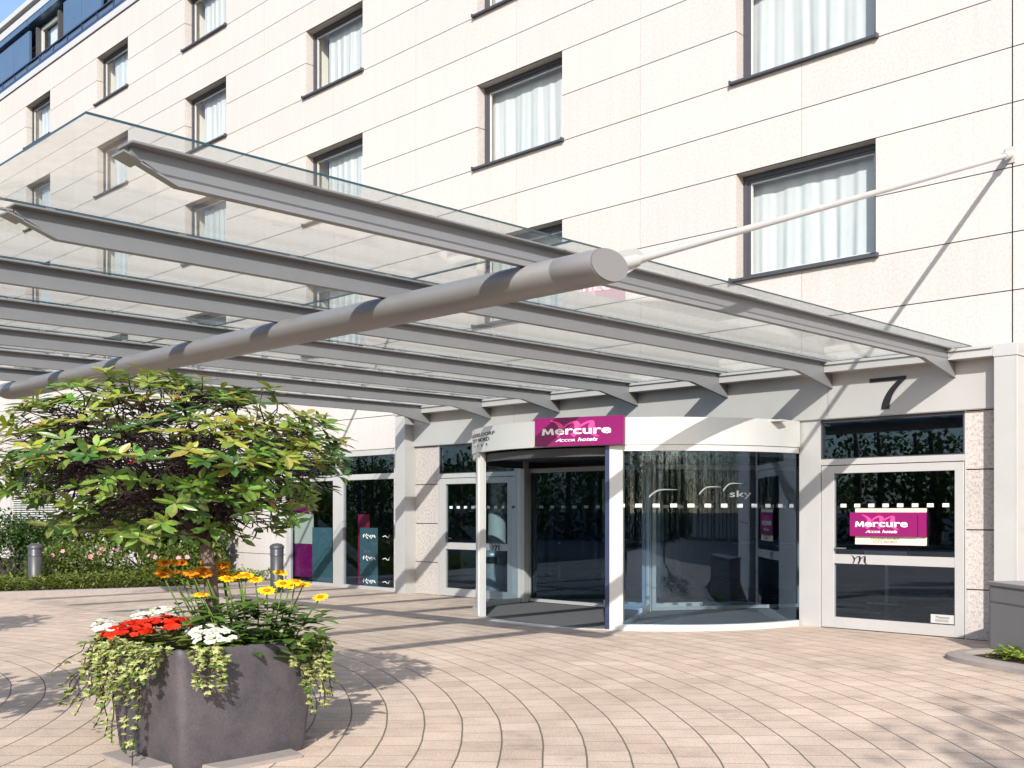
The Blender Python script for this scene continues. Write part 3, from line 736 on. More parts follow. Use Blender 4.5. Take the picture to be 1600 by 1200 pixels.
def signs():
    th = math.radians(19); x, y = cyl(th, RR+.14)
    root = thing('hotel_sign', 'magenta hotel sign board with white raised lettering above the revolving door', 'sign', (x,y,2.80))
    R = lambda mb, n, m, **k: adopt_rel(mb.build(n, m, None, **k), root)
    c, s = math.cos(th), math.sin(th)
    P = lambda u, v, d: (x + u*c + d*s, y + u*s - d*c, v)
    W0, W1, Z0, Z1 = -.68, .67, 2.585, 2.985
    b = MB()
    Q = [P(W0,Z0,0),P(W1,Z0,0),P(W1,Z0,-.06),P(W0,Z0,-.06)]
    b.prism(Q, (0,0,Z1-Z0)); R(b, 'board', M['magenta'], bevel=.006)
    sign_text(P, W0, W1, Z0, Z1, root, R)
    root = thing('door_sign', 'small magenta hotel sign over a white card on the right-hand glass door', 'sign', (-6.85,-.03,1.45))
    R = lambda mb, n, m, **k: adopt_rel(mb.build(n, m, None, **k), root)
    b = MB(); b.box(-7.34,-6.42,.01,.025,1.20,1.70); b.box(-6.40,-6.32,.01,.025,1.20,1.70); b.box(-6.42,-6.40,.012,.02,1.2,1.7); R(b, 'card', M['cream'])
    b = MB(); b.box(-7.40,-6.43,-.03,-.004,1.315,1.645); b.box(-6.42,-6.31,-.02,.004,1.315,1.645); R(b, 'board', M['magenta'])
    sign_text(lambda u, v, d: (u,-.0305-d*.6,v), -7.40, -6.43, 1.315, 1.645, root, R)
    t = MB(); pl = lambda u, v, d: (u,.0095-d,v)
    put_text(t, 'DÜSSELDORF', -7.10,-6.70,1.270,1.303, pl, .0015, 0, .0); put_text(t, 'CITY NORD', -7.07,-6.73,1.225,1.258, pl, .0015, 0, .0)
    R(t, 'address_lettering', M['greyink'])
    root = thing('door_sticker', 'small white maker sticker low on the right-hand glass door', 'sticker', (-6.1,0,.22))
    R = lambda mb, n, m, **k: adopt_rel(mb.build(n, m, None, **k), root)
    b = MB(); b.box(-6.27,-5.955,.028,.034,.18,.295); R(b, 'card', M['white'])
    t = MB(); put_text(t, 'Thusson', -6.21,-6.02,.245,.275, lambda u, v, d: (u,.0275-d,v), .001, 0, .01, .2)
    for zz in (.228,.216,.203): t.box(-6.21,-6.03,.0265,.0275,zz-.002,zz+.002)
    R(t, 'lettering', M['greyink'])
    # house number: a bar and a curved stem
    n = MB(); X0, W, Z0, H = -7.085, .515, 3.05, .43
    a = [(1.0,.90),(.80,.68),(.66,.45),(.58,.2),(.55,0)]; c2 = [(.78,.885),(.58,.65),(.44,.42),(.36,.2),(.33,0)]
    F = lambda q, y: (X0 + W*q[0], y, Z0 + H*q[1])
    for y in (-.075,):
        n.face([F((0,1),y),F((1,1),y),F((1,.90),y),F((.78,.885),y),F((0,.885),y)][::-1])
        A, B = catmull([(q[0],q[1],0) for q in a]), catmull([(q[0],q[1],0) for q in c2])
        for i in range(len(A)-1): n.face([F(B[i],y),F(A[i],y),F(A[i+1],y),F(B[i+1],y)][::-1])
    n.box(X0, X0+W, -.0745, -.06, Z0+H*.9, Z0+H)
    tag(n.build('house_number', M['ink']), 'large black numeral seven fixed to the fascia above the side door', 'house number')
signs()

# ------------------------------------------------------------------ lobby things seen through the glass
def lobby_things():
    t = thing('litter_bin', 'white round litter bin standing inside the left glass door', 'bin', (-16.0,1.3,0))
    b = MB(); b.lathe([(.0,.0),(.24,.0),(.25,.05),(.25,.6)], -16.0,1.3,24); adopt_rel(b.build('body', M['white']), t)
    b = MB(); b.lathe([(.2,.6),(.2,.74)], -16.0,1.3,24); adopt_rel(b.build('opening', M['ink']), t)
    b = MB(); b.lathe([(.26,.74),(.27,.8),(.2,.86),(0,.87)], -16.0,1.3,24); b.box(-16.25,-16.18,1.25,1.35,.58,.76); b.box(-15.82,-15.75,1.25,1.35,.58,.76); adopt_rel(b.build('lid', M['white']), t)
    p = MB(); p.lathe([(.22,0.0),(.22,.06),(.19,.08),(.19,3.2),(.22,3.24),(.22,3.3)], -16.6,2.0,24); tag(p.build('round_pillar', M['lining']), 'round cream pillar in the lobby behind the left glass door', 'pillar')
    t = thing('rope_post', 'chrome rope barrier post standing in the dark lobby', 'barrier post', (-18.0,5.5,0))
    b = MB(); b.lathe([(0,.04),(.19,.02),(.2,0)], -18.0,5.5,24); adopt_rel(b.build('base', M['chrome']), t)
    b = MB(); b.lathe([(.035,.03),(.035,.84),(.06,.85),(.06,.91),(.0,.95)], -18.0,5.5,16); adopt_rel(b.build('pole', M['chrome']), t)
    t = thing('reception_desk', 'dark reception desk with a pale counter top in the lobby', 'desk', (-11,6.6,0))
    b = MB(); b.box(-13.4,-8.6,6.3,7.1,0,.95); b.box(-13.3,-8.7,6.28,6.3,.1,.85); adopt_rel(b.build('body', M['soffit'], bevel=.02), t)
    b = MB(); b.box(-13.5,-8.5,6.2,7.2,.95,1.02); adopt_rel(b.build('counter_top', M['cabinet'], bevel=.01), t)
    t = thing('poster_stand', 'purple poster stand with white lettering inside the revolving door glass', 'poster stand', (-9.0,4.3,0))
    b = MB(); b.box(-9.45,-8.55,4.3,4.33,.75,1.75); adopt_rel(b.build('poster', M['magenta']), t)
    b = MB(); b.box(-9.03,-8.97,4.34,4.4,0,1.6); b.box(-9.3,-8.7,4.2,4.5,0,.03); adopt_rel(b.build('stand', M['alu']), t)
    b = MB(); put_text(b, 'Welcome', -9.35,-8.65,1.3,1.4, lambda u, v, d: (u,4.298-d,v), .002, 0, .02); b.box(-9.4,-8.6,4.29,4.3,.8,.95); b.box(-9.4,-8.9,4.29,4.3,1.55,1.7); adopt_rel(b.build('lettering', M['lettering']), t)
lobby_things()

# ------------------------------------------------------------------ street furniture
def bollard(x, y, label):
    t = thing('bollard', label, 'bollard light', (x,y,0), 'grey bollard lights on the forecourt')
    for nm, prof, m in (('post', [(.135,0),(.135,.74),(.128,.745)], M['bollard']),
                        ('louvre', [(.14,.745),(.145,.77),(.13,.78),(.145,.80),(.13,.81),(.145,.83),(.13,.84),(.145,.86),(.13,.87),(.145,.90)], M['frame']),
                        ('cap', [(.15,.90),(.15,.93),(.135,.965),(.09,.995),(0,1.01)], M['bollard'])):
        b = MB(); b.lathe(prof, x, y, 28); adopt_rel(b.build(nm, m), t)
bollard(-22.75,-5.3,'grey domed bollard light at the kerb before the planting bed, leftmost of the two')
bollard(-19.24,-1.76,'grey domed bollard light on the paving before the shop window')
def cabinet():
    t = thing('utility_cabinet', 'tall grey metal utility cabinet standing beside the right column', 'cabinet', (-5.0,-1.28,0))
    Mx = Matrix.Translation((-5.0,-1.28,0)) @ Matrix.Rotation(math.atan2(-.66,.75), 4, 'Z')
    b = MB(); b.box(0,2.4,0,.8,.04,.80,0,None,Mx); b.box(.02,2.38,.02,.78,0,.04,0,None,Mx); adopt_rel(b.build('body', M['cabinet'], bevel=.008), t)
    b = MB(); b.box(-.02,2.42,-.02,.82,.803,.85,0,None,Mx); adopt_rel(b.build('lid', M['cabinet'], bevel=.008), t)
    b = MB(); b.box(.06,1.15,-.012,-.0,.08,.60,0,None,Mx); b.box(1.17,2.34,-.012,-.0,.08,.60,0,None,Mx); b.box(.06,2.34,-.012,0,.625,.78,0,None,Mx); adopt_rel(b.build('door_panel', M['cabinet'], bevel=.004), t)
cabinet()

# ------------------------------------------------------------------ plants
SQ = .5625   # plants are drawn round and then flattened like everything else in the scene
def leaf(mb, base, dirv, L, W, up, c, m=0, droop=.15, fold=.25):
    d = dirv.normalized(); s = d.cross(up)
    if s.length < 1e-4: s = d.cross(Vector((1,0,0)))
    s.normalize(); n = s.cross(d).normalized()
    if n.z < 0: n = -n
    pts = []
    for t, w in ((0,.06),(.3,.85),(.62,1.0),(.85,.55),(1,.0)):
        q = base + d*L*t - n*droop*L*t*t
        pts.append((q - n*fold*W*.5*w*0, q + s*W*.5*w + n*fold*W*.5*w, q - s*W*.5*w + n*fold*W*.5*w))
    for i in range(4):
        a, b = pts[i], pts[i+1]
        if i < 3:
            mb.face([a[0],b[0],b[1],a[1]], m, c, True); mb.face([a[0],a[2],b[2],b[0]], m, c, True)
        else:
            mb.face([a[0],b[0],a[1]], m, c, True); mb.face([a[0],a[2],b[0]], m, c, True)
def squash(mb, origin):
    o = Vector(origin); mb.v = [(x, y, o.z + (z-o.z)*SQ) for x, y, z in mb.v]
def rdir(r, zmin=-1, zmax=1):
    z = r.uniform(zmin, zmax); a = r.uniform(0, 2*PI); q = math.sqrt(max(0,1-z*z)); return Vector((q*math.cos(a), q*math.sin(a), z))

def potted_tree(seed):
    """trunk foot at the local origin; returns meshes trunk, twigs, crown"""
    r = random.Random(seed)
    tr = MB(); H = 1.36   # unsquashed trunk height
    P = [Vector((.0,.0,0)), Vector((-.01,.01,.4)), Vector((.005,-.01,.8)), Vector((-.02,-.02,1.15)), Vector((-.035,-.03,H))]
    tr.tube(catmull(P,4), [.055-.013*i/16 for i in range(17)], 12)
    tw = MB(); cr = MB()
    C = Vector((-.22,-.22,2.31)); A = Vector((1.15,1.15,1.10)); top = P[-1]
    tips = []
    nb = 30; hubs = []
    for i in range(nb):
        d = rdir(r, -.1, .95); e = C + Vector((d.x*A.x, d.y*A.y, d.z*A.z))*r.uniform(.35,.72)
        mid = top.lerp(e, .5) + rdir(r)*.1
        tw.tube(catmull([top + Vector((0,0,-.03*r.random())), mid, e], 4), [  .020-.011*k/8 for k in range(9)], 6); hubs.append(e); hubs.append(mid)
    for i in range(660):
        d = rdir(r, -.9, 1.0)
        k = r.uniform(.88,1.06) * (1 - .10*math.sin(d.x*5+1)*math.sin(d.y*4) )
        if d.z < -.1: k *= r.uniform(.8, 1.0)
        tip = C + Vector((d.x*A.x, d.y*A.y, d.z*A.z))*k
        h = min(hubs, key=lambda q: (q-tip).length + r.random()*.35)
        m1 = h.lerp(tip,.4) + rdir(r)*.12; m2 = h.lerp(tip,.75) + rdir(r)*.08
        tw.tube(catmull([h,m1,m2,tip],3), [.0075-.004*q/9 for q in range(10)], 4, caps=False)
        keep = .97 if d.z > .0 else (.72 if d.z > -.3 else .55)
        if r.random() < keep: tips.append((tip, d))
    for i in range(260):   # bare inner twigs
        a = r.choice(hubs); d = rdir(r, -.55, .6); b = C + Vector((d.x*A.x, d.y*A.y, d.z*A.z))*r.uniform(.4,.92)
        tw.tube([a, a.lerp(b,.5)+rdir(r)*.13, b], [.0055,.0045,.003], 3, caps=False)
    for tip, d in tips:
        n = r.randint(5,9); ax = (d*.8 + Vector((0,0,.5)) + rdir(r)*.35).normalized()
        s = ax.cross(Vector((.3,.7,.2))).normalized(); t = ax.cross(s)
        leaf_tone = r.random()
        for k in range(n):
            a = 2*PI*k/n + r.uniform(-.4,.4); op = r.uniform(.9,1.5)
            dv = (s*math.cos(a) + t*math.sin(a))*op + ax*r.uniform(.15,.8)
            L = r.uniform(.095,.17); W = L*r.uniform(.30,.40)
            h = r.random()
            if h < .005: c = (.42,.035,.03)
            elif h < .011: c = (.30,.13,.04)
            elif d.z > -.05 and leaf_tone < .5: c = (.22+.15*r.random(), .265+.12*r.random(), .045+.04*r.random())  # upper crown only: the sunlit top is put into a paler leaf colour
            elif leaf_tone < .72: c = (.12+.08*r.random(), .21+.09*r.random(), .035+.025*r.random())
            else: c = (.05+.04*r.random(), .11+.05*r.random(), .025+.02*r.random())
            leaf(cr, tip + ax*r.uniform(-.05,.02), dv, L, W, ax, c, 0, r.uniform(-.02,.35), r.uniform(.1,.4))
    for m in (tr, tw, cr): squash(m, (0,0,0))
    return tr, tw, cr

PX, PY = -6.80, -10.23; PH = .77
def pot_geo(mb):
    n = 10; rows = []
    for z, k in ((0.0,.46),(.03,.47),(.25,.49),(.5,.51),(.72,.525),(.765,.53),(.775,.522),(.77,.50),(.70,.485),(.62,.47)):
        ring = []
        corners = [(1,-1),(1,1),(-1,1),(-1,-1)]; rc = .06
        for ci, (sx, sy) in enumerate(corners):
            a0 = [-PI/2, 0, PI/2, PI][ci]
            for j in range(5):
                a = a0 + (PI/2)*j/4
                ring.append((sx*(k-rc)+rc*math.cos(a), sy*(k-rc)+rc*math.sin(a), z + (.012*math.sin(ci*2+j) if z > .6 else 0)))
            # slightly bowed sides
            nx, ny = corners[(ci+1) % 4]
            for t in (.25,.5,.75):
                bow = .012*(1-(2*t-1)**2); q = Vector((sx*(1-t)+nx*t, sy*(1-t)+ny*t)); ax = Vector(((sx+nx)/2,(sy+ny)/2))
                ring.append((q.x*(k-rc*0) + ax.x*bow if abs(ax.x) < .5 else ax.x*(k+bow), q.y*k if abs(ax.y) < .5 else ax.y*(k+bow), z))
        rows.append(ring)
    mb.grid(rows, 0, None, True, True)
def planter_at(loc, label):
    t = thing('planter', label, 'planter', (*loc,0), None)
    p = MB(); pot_geo(p); p.build('pot', M['pot'], t)
    s = MB(); s.face([(-.44,-.44,.66),(.44,-.44,.66),(.44,.44,.66),(-.44,.44,.66)]); s.build('soil', M['soil'], t)
    for a in range(4):
        b = MB(); Mx = Matrix.Rotation(a*PI/2, 4, 'Z')
        b.prism([Mx @ Vector(v) for v in ((.42,-.34,.0),(.66,-.30,.0),(.66,.30,.0),(.42,.34,.0))], (0,0,.028))
        b.build('base_foot', M['kerb'], t)
    return t
planter_at((PX,PY), 'square lead-grey planter standing on the ring paving')
trk, twg, crn = potted_tree(11)
tt = thing('potted_tree', 'round-headed broadleaf tree growing out of the grey planter', 'tree', (PX-.07,PY+.04,.66))
o1 = trk.build('trunk', M['bark'], tt); o2 = crn.build('crown', M['leaf'], tt); o3 = twg.build('branches', M['twig'], o1)

def petal_head(mb, c, ax, n, L, W, colr, r, z=.3, cm=None, cone=None):
    s = ax.cross(Vector((.2,.9,.1))).normalized(); t = ax.cross(s)
    for k in range(n):
        a = 2*PI*k/n + r.uniform(-.12,.12)
        dv = (s*math.cos(a)+t*math.sin(a)) + ax*z
        cc = tuple(x*r.uniform(.85,1.1) for x in colr)
        leaf(mb, c, dv, L*r.uniform(.9,1.1), W, ax, cc, 0, .15, .15)
    if cone:
        rows = [[c + ax*h + (s*math.cos(2*PI*i/8)+t*math.sin(2*PI*i/8))*q for i in range(8)] for q, h in ((.022,.0),(.023,.012),(.014,.024),(.002,.028))]
        mb.grid(rows, 0, cone, True, True)

def daisies():
    r = random.Random(5); base = Vector((PX+.30,PY+.16,.68))
    t = thing('yellow_daisy_plant', 'leafy clump of tall yellow and orange daisies behind the tree trunk in the planter', 'flowers', base)
    fo = MB(); st = MB()
    # e = image-right direction on the ground, f = away from the camera
    e = Vector((.705,.709,0)); f = Vector((-.709,.705,0))
    heads = []
    for i in range(22):
        u = r.uniform(-.46,.30); hgt = r.uniform(.80,1.0)
        if i < 11: u = r.uniform(-.84,-.28); hgt = r.uniform(.93,1.10)
        d = r.uniform(-.05,.35)
        heads.append((u, d, hgt))
    heads += [(.44,.05,.68),(-.32,-.18,.74),(.1,-.1,.78),(.20,-.05,.86),(.0,.0,.9)]
    hs = []
    for u, d, hgt in heads:
        q = e*u + f*d + Vector((0,0,hgt)); foot = e*u*.5 + f*d*.6
        st.tube(catmull([foot, foot.lerp(q,.5)+rdir(r)*.03, q],3), .006, 4, c=(.13,.22,.04), caps=False)
        hs.append((q, u))
        for k in range(r.randint(4,7)):
            w = r.uniform(.1,.72); b = foot.lerp(q, w)
            dv = rdir(r, -.15, .5); g = r.random()
            leaf(fo, b, dv, r.uniform(.11,.19), r.uniform(.05,.085), Vector((0,0,1)), (.06+.07*g,.13+.09*g,.025+.02*g), 0, .3, .3)
    for k in range(420):
        u = r.uniform(-.40,.46); d = r.uniform(-.22,.3); b = e*u + f*d + Vector((0,0,r.uniform(.0,.66)*(1-.6*abs(u))))
        g = r.random(); leaf(fo, b, rdir(r,-.2,.6), r.uniform(.09,.18), r.uniform(.05,.085), Vector((0,0,1)), (.05+.08*g,.12+.10*g,.02+.025*g), 0, .3, .3)
    for m in (fo, st): squash(m, (0,0,0))
    fo.build('foliage', M['mattleaf'], t); st.build('stems', M['mattleaf'], t)
    for q, u in hs:
        b = MB(); ax = (Vector((.40,-.28,.8)) + rdir(r)*.3).normalized()
        orange = u < -.22 and q.z > .9
        colr = (.80,.30,.015) if orange else (.92,.62,.015)
        petal_head(b, q, ax, 12, .064, .030, colr, r, .12, None, (.30,.10,.01) if orange else (.55,.20,.01))
        squash(b, (0,0,0)); b.build('blossom', M['petal'], t)
daisies()

def geranium(label, name, colr, spots, seed, foli):
    r = random.Random(seed); e = Vector((.705,.709,0)); f = Vector((-.709,.705,0))
    t = thing(name, label, 'flowers', (PX-.15,PY-.22,.70))
    fo = MB()
    for k in range(foli):
        u, d, z = r.choice(spots); b = e*(u+r.uniform(-.13,.13)) + f*(d+r.uniform(-.08,.12)) + Vector((0,0,z*.55+r.uniform(-.14,.08)))
        g = r.random(); leaf(fo, b, rdir(r,-.1,.5), r.uniform(.08,.13), r.uniform(.08,.12), Vector((0,0,1)), (.17+.12*g,.22+.12*g,.05+.03*g), 0, .2, .2)
    squash(fo, (0,0,0)); fo.build('foliage', M['mattleaf'], t)
    for u, d, z in spots:
        b = MB(); c = e*u + f*d + Vector((0,0,z))
        b.tube([c*.6, c], .007, 4, c=(.12,.2,.05), caps=False)
        for k in range(30):
            dd = rdir(r,-.25,1); p = c + Vector((dd.x*.10,dd.y*.10,dd.z*.10)); cv = r.uniform(.6,1.1)
            petal_head(b, p, (dd+Vector((0,0,.4))).normalized(), 5, .034, .032, tuple(q*cv for q in colr), r, .2)
        squash(b, (0,0,0)); b.build('blossom', M['petal'], t)
geranium('bright red geranium in flower at the front left corner of the planter', 'red_geranium', (.80,.035,.012), [(-.36,-.06,.20),(-.27,.04,.27),(-.15,.0,.30),(-.05,.02,.32),(.05,.0,.30),(-.20,-.10,.23)], 21, 110)
geranium('white geranium with two flower heads right of the red geranium', 'white_geranium', (.85,.85,.83), [(.27,-.20,.27),(.36,-.17,.25),(.33,-.27,.19),(.42,-.22,.20)], 22, 110)
geranium('white geranium peeping out behind the left of the red geranium', 'white_geranium', (.85,.85,.83), [(-.47,.06,.28),(-.14,.26,.40),(-.24,.2,.38)], 23, 30)

IVY = [(0,0),(.18,.16),(.45,.14),(.30,.30),(.52,.55),(.25,.52),(0,1.0),(-.25,.52),(-.52,.55),(-.30,.30),(-.45,.14),(-.18,.16)]
def ivy_leaf(mb, p, d, n, L, c):
    d = d.normalized(); s = d.cross(n).normalized(); n = s.cross(d)
    P = [p + d*y*L + s*x*L + n*(-.25*abs(x)*L - .1*y*y*L) for x, y in IVY]; ctr = p + d*.4*L
    e = tuple(min(1,x*1.35) for x in c)
    for i in range(len(P)):
        mb.face([ctr, P[i], P[(i+1) % len(P)]], 0, c if i % 3 else e, True)
def ivy(name, label, starts, seed):
    r = random.Random(seed); t = thing(name, label, 'ivy', (PX,PY,.75)); st = MB(); lf = MB()
    for (x, y, ox, oy, drop, out) in starts:
        p = Vector((x,y,.02)); o = Vector((ox,oy,0)).normalized()
        pts = [p, p + o*.07 + Vector((0,0,.05))]
        n = 7
        for k in range(1, n+1):
            w = k/n; q = p + o*(.09 + out*w) + Vector((0,0,.03 - drop*(w**1.25))) + rdir(r)*.025
            pts.append(q)
        P = catmull(pts, 4)
        st.tube(P, .0045, 4, caps=False, c=(.22,.17,.09))
        L = sum((P[i+1]-P[i]).length for i in range(len(P)-1)); cnt = int(L/.028)
        for k in range(cnt):
            w = r.random(); i = int(w*(len(P)-1)); b = P[i] + rdir(r)*.015
            side = (o*.7 + rdir(r)*1.0 + Vector((0,0,-.4))); nn = (o + Vector((0,0,.7)) + rdir(r)*.6).normalized()
            g = r.random(); c = (.24+.20*g,.29+.16*g,.10+.09*g) if g > .3 else (.09+.2*g,.15+.2*g,.04)
            ivy_leaf(lf, b, side, nn, r.uniform(.03,.075), c)
    for m in (st, lf): squash(m, (0,0,0))
    st.build('stems', M['twig'], t); lf.build('leaves', M['mattleaf'], t)
r = random.Random(3); S = []
for i in range(26):   # left mass: front-left edge and the near corner
    w = r.random(); x = -.51 + 1.0*w; S.append((x, -.51, r.uniform(-.6,.4), -1, r.uniform(.15,.75)*(1.0 if w < .75 else .5), r.uniform(.02,.14)))
for i in range(36):
    S.append((-.51, r.uniform(-.5,.3), -1, r.uniform(-1.2,.0), r.uniform(.25,1.05), r.uniform(.08,.62)))
for i in range(5): S.append((-.40+.14*i, -.51, r.uniform(-.2,.3), -1, 1.05+.07*i, .06))
for i in range(9): S.append((.51, r.uniform(-.5,-.2), 1, r.uniform(-.3,.3), r.uniform(.15,.6), .04))
ivy('trailing_ivy', 'variegated ivy spilling over the left side of the grey planter', S, 31)
S = []
for i in range(13): S.append((.51, r.uniform(.22,.51), 1, r.uniform(-.2,.5), r.uniform(.35,.95), r.uniform(.02,.09)))
for i in range(4): S.append((r.uniform(.2,.51), .51, .6, 1, r.uniform(.3,.8), r.uniform(.05,.2)))
ivy('trailing_ivy', 'narrow fall of variegated ivy over the right corner of the grey planter', S, 32)

def shrub(name, label, cat, loc, rad, hgt, n, L, W, cols, seed, mat='mattleaf', stems=8, flowers=None, group=None):
    r = random.Random(seed); t = thing(name, label, cat, loc, group); f = MB(); s = MB()
    for k in range(stems):
        d = rdir(r, .2, 1); e = Vector((d.x*rad*.8, d.y*rad*.8, d.z*hgt*.9)); s.tube(catmull([(0,0,0), e*.5+rdir(r)*.08, e],3), [.03,.028,.025,.02,.015,.012,.01], 5, caps=False)
    lob = [(rdir(r,-.2,1), r.uniform(.3,.55)) for _ in range(12)]
    for k in range(n):
        if r.random() < .8:
            d, q = r.choice(lob); c = Vector((d.x*rad*.62, d.y*rad*.62, hgt*.45 + d.z*hgt*.36)); v = rdir(r,-.6,1); p = c + Vector((v.x*rad*q,v.y*rad*q,v.z*hgt*q*.7))*r.uniform(.7,1.05)
        else:
            v = rdir(r,-.8,1); p = Vector((v.x*rad*.95, v.y*rad*.95, hgt*.45+v.z*hgt*.5))*1
        if p.z < .02: p.z = r.uniform(.02,.15)
        g = r.random(); a, b = cols
        c = tuple(a[i]+(b[i]-a[i])*g for i in range(3))
        leaf(f, p, v*.8 + rdir(r) , L*r.uniform(.7,1.2), W*r.uniform(.8,1.2), Vector((0,0,1)), c, 0, .2, .3)
    f.build('foliage', M[mat], t); s.build('stems', M['twig'], t)
    if flowers:
        b = MB()
        for k in range(flowers[0]):
            v = rdir(r,.1,1); p = Vector((v.x*rad*.95, v.y*rad*.95, hgt*.5+v.z*hgt*.5)); petal_head(b, p, v, 6, flowers[2], flowers[2]*.7, flowers[1], r, .3)
        b.build('blossoms', M['petal'], t)
    return t
dark = ((.025,.06,.012),(.075,.13,.03)); mid = ((.06,.10,.02),(.17,.22,.05)); yel = ((.16,.19,.04),(.32,.34,.10))
shrub('round_shrub', 'dense dark green round shrub at the left edge behind the first bollard', 'shrub', (-25.9,-4.6,.05), 1.25, 1.6, 5200, .10, .05, dark, 41)
shrub('laurel_bush', 'tall glossy laurel bush growing by the wall behind the planter tree', 'bush', (-24.7,-1.75,.05), 1.8, 2.3, 5600, .22, .085, mid, 42, 'leaf', 16)
shrub('pale_shrub', 'pale yellow-green shrub between the round shrub and the laurel', 'shrub', (-27.0,-2.9,.05), .9, 1.3, 1300, .11, .05, yel, 43)
shrub('pink_rose_bush', 'low rose bush with small pink flowers behind the kerb', 'shrub', (-23.6,-4.0,.05), 1.1, .95, 2200, .10, .05, mid, 44, 'mattleaf', 8, (16,(.75,.33,.33),.06))
shrub('pink_rose_bush', 'low rose bush with pink flowers nearest the shop wall', 'shrub', (-22.7,-2.0,.05), 1.05, .85, 2200, .10, .05, mid, 45, 'mattleaf', 8, (12,(.75,.33,.40),.06))
def ground_cover():
    r = random.Random(9); f = MB()
    for k in range(10000):
        x = -21.3 - abs(r.gauss(0,1))*2.3 ; y = r.uniform(-8.6,-.3)
        lim = -21.15 if y > -3.6 else -21.15 - (-3.6-y)*.36
        if x > lim - .12: x = lim - .12 - r.random()*.6
        h = .06+.22*noise.noise(Vector((x*.8,y*.8,0)))+.24
        p = Vector((x,y,.05+r.random()*max(.06,h))); g = r.random()
        leaf(f, p, rdir(r,-.1,.9), r.uniform(.07,.13), r.uniform(.03,.06), Vector((0,0,1)), (.08+.13*g,.12+.12*g,.02+.04*g), 0, .2, .3)
    tag(f.build('ground_cover', M['mattleaf']), kind='stuff')
    f = MB()
    for k in range(420):
        w = r.random(); x = -4.75 + 2.2*w; y = -1.72 - 1.05*w + r.uniform(-.16,.16)
        p = Vector((x,y,.04+r.random()*.10)); g = r.random()
        leaf(f, p, rdir(r,.0,.8), r.uniform(.06,.11), r.uniform(.045,.07), Vector((0,0,1)), (.16+.18*g,.26+.16*g,.03+.05*g), 0, .2, .3)
    tag(f.build('ground_cover', M['mattleaf']), kind='stuff')
ground_cover()

# neighbours that throw the shade on the paving and stand in the glass as reflections
def shade_tree(loc, H, rad, n, seed, label, L=.3):
    r = random.Random(seed); t = thing('street_tree', label, 'tree', loc, 'street trees behind the viewer')
    tr = MB(); tr.tube(catmull([(0,0,0),(.1,.05,H*.35),(0,.1,H*.7),(.05,0,H*.95)],4), [.2-.16*i/12 for i in range(13)], 10); cr = MB()
    cl = []
    for k in range(16):
        d = rdir(r,-.5,1); c = Vector((d.x*rad*.7, d.y*rad*.7, H*.72 + d.z*H*.24)); cl.append(c)
        tr.tube(catmull([(0.02,.05,H*r.uniform(.35,.65)), c*.6+Vector((0,0,H*.25)), c],3), [.06,.05,.045,.04,.03,.02,.012], 5, caps=False)
    for k in range(n):
        c = r.choice(cl); v = rdir(r)*r.uniform(.2,1)*rad*.36; p = c + v; g = r.random()
        leaf(cr, p, rdir(r), L*r.uniform(.7,1.2), L*.55, Vector((0,0,1)), (.05+.07*g,.10+.08*g,.02+.02*g), 0, .2, .2)
    tr.build('trunk', M['bark'], t); cr.build('crown', M['mattleaf'], t)
shade_tree((6.9,-16.9,0), 8.6, 2.0, 800, 61, 'slender street tree whose shadow dapples the right of the paving', .22)
shade_tree((-7.6,-13.5,0), 2.9, .95, 700, 62, 'small tree whose shadow falls left of the grey planter', .16)
shade_tree((-14.3,-11.4,0), 2.8, 1.0, 700, 63, 'small tree whose shadow lies far left before the kerb', .16)
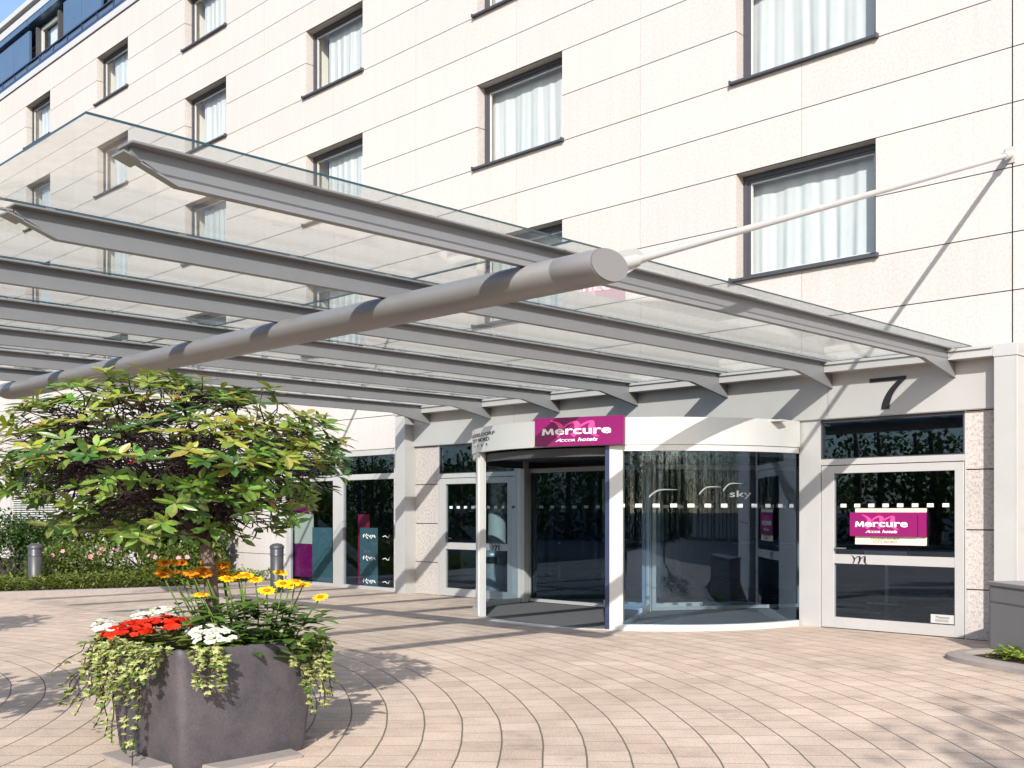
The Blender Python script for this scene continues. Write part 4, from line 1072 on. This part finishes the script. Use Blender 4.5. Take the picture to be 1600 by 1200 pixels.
def woodland():
    r = random.Random(77); f = MB()
    for row, y0 in enumerate((-38, -46)):
        for k in range(52):
            x = -100 + k*3.0 + r.uniform(-1.3,1.3); y = y0 + r.uniform(-3,3); H = r.uniform(4.8,7.0) + 1.2*row
            f.tube([(x,y,0),(x+.2,y,H*.5),(x,y,H*.9)], [.25,.2,.08], 6, 1, (1,1,1), caps=False)
            for j in range(560):
                d = rdir(r); p = Vector((x,y,H*.56)) + Vector((d.x*2.4,d.y*2.4,d.z*H*.43))*r.uniform(.35,1); g = r.random()
                leaf(f, p, rdir(r), r.uniform(.2,.38), r.uniform(.15,.26), Vector((0,0,1)), (.03+.06*g,.07+.08*g,.015+.02*g), 0, .2, .2)
    for k in range(40):   # the wood bends round on both sides of the street
        sd = k % 2; x = (46 + r.uniform(-3,3)) if sd else (-104 + r.uniform(-3,3)); y = -36 + (k//2)*2.6; H = r.uniform(7,10)
        f.tube([(x,y,0),(x+.2,y,H*.5),(x,y,H*.9)], [.25,.2,.08], 6, 1, (1,1,1), caps=False)
        for j in range(700):
            d = rdir(r); p = Vector((x,y,H*.5)) + Vector((d.x*2.4,d.y*2.4,d.z*H*.5))*r.uniform(.35,1); g = r.random()
            leaf(f, p, rdir(r), r.uniform(.2,.38), r.uniform(.15,.26), Vector((0,0,1)), (.03+.06*g,.07+.08*g,.015+.02*g), 0, .2, .2)
    for k in range(15000):   # undergrowth closing the view between the trunks
        x = r.uniform(-105,62); y = -36 + r.uniform(-2,1.5); p = Vector((x,y,r.random()**1.2*(2.0+.8*math.sin(x*.5)))); g = r.random()
        leaf(f, p, rdir(r), r.uniform(.25,.45), r.uniform(.2,.3), Vector((0,0,1)), (.03+.05*g,.06+.07*g,.015+.02*g), 0, .2, .2)
    tag(f.build('woodland', [M['mattleaf'], M['bark']]), kind='stuff')
woodland()

# ------------------------------------------------------------------ light, sky, camera
sun_from = Vector((1.20,-1.39,1.0)).normalized()
w = bpy.data.worlds.new('World'); scene.world = w; w.use_nodes = True
nt = w.node_tree; bg = nt.nodes['Background']; sky = nt.nodes.new('ShaderNodeTexSky'); sky.sky_type = 'NISHITA'; sky.sun_disc = False
sky.sun_elevation = math.asin(sun_from.z); sky.sun_rotation = math.atan2(sun_from.x, sun_from.y)
sky.air_density = 1.0; sky.dust_density = 1.2; sky.ozone_density = 1.5
nt.links.new(sky.outputs[0], bg.inputs[0]); bg.inputs[1].default_value = .15
sl = bpy.data.lights.new('sun', 'SUN'); sl.energy = 4.3; sl.angle = math.radians(.5); sl.color = (1.0,.945,.885)
so = bpy.data.objects.new('sun', sl); col.objects.link(so); so.rotation_euler = (-sun_from).to_track_quat('-Z','Y').to_euler()

cam = bpy.data.cameras.new('camera'); cam.sensor_fit = 'HORIZONTAL'; cam.sensor_width = 36; cam.lens = 1690/1600*36
cam.shift_y = .125; cam.clip_start = .1; cam.clip_end = 5000
co = bpy.data.objects.new('camera', cam); col.objects.link(co); co.location = (0,-14.05,1.65); co.rotation_euler = (PI/2,0,math.radians(45.17))
scene.camera = co
scene.view_settings.view_transform = 'Standard'; scene.view_settings.look = 'None'; scene.view_settings.gamma = 1
scene.view_settings.exposure = .74
scene.render.engine = 'CYCLES'
cy = scene.cycles; cy.max_bounces = 8; cy.transparent_max_bounces = 24; cy.glossy_bounces = 4; cy.diffuse_bounces = 4; cy.caustics_reflective = False
cy.use_denoising = True
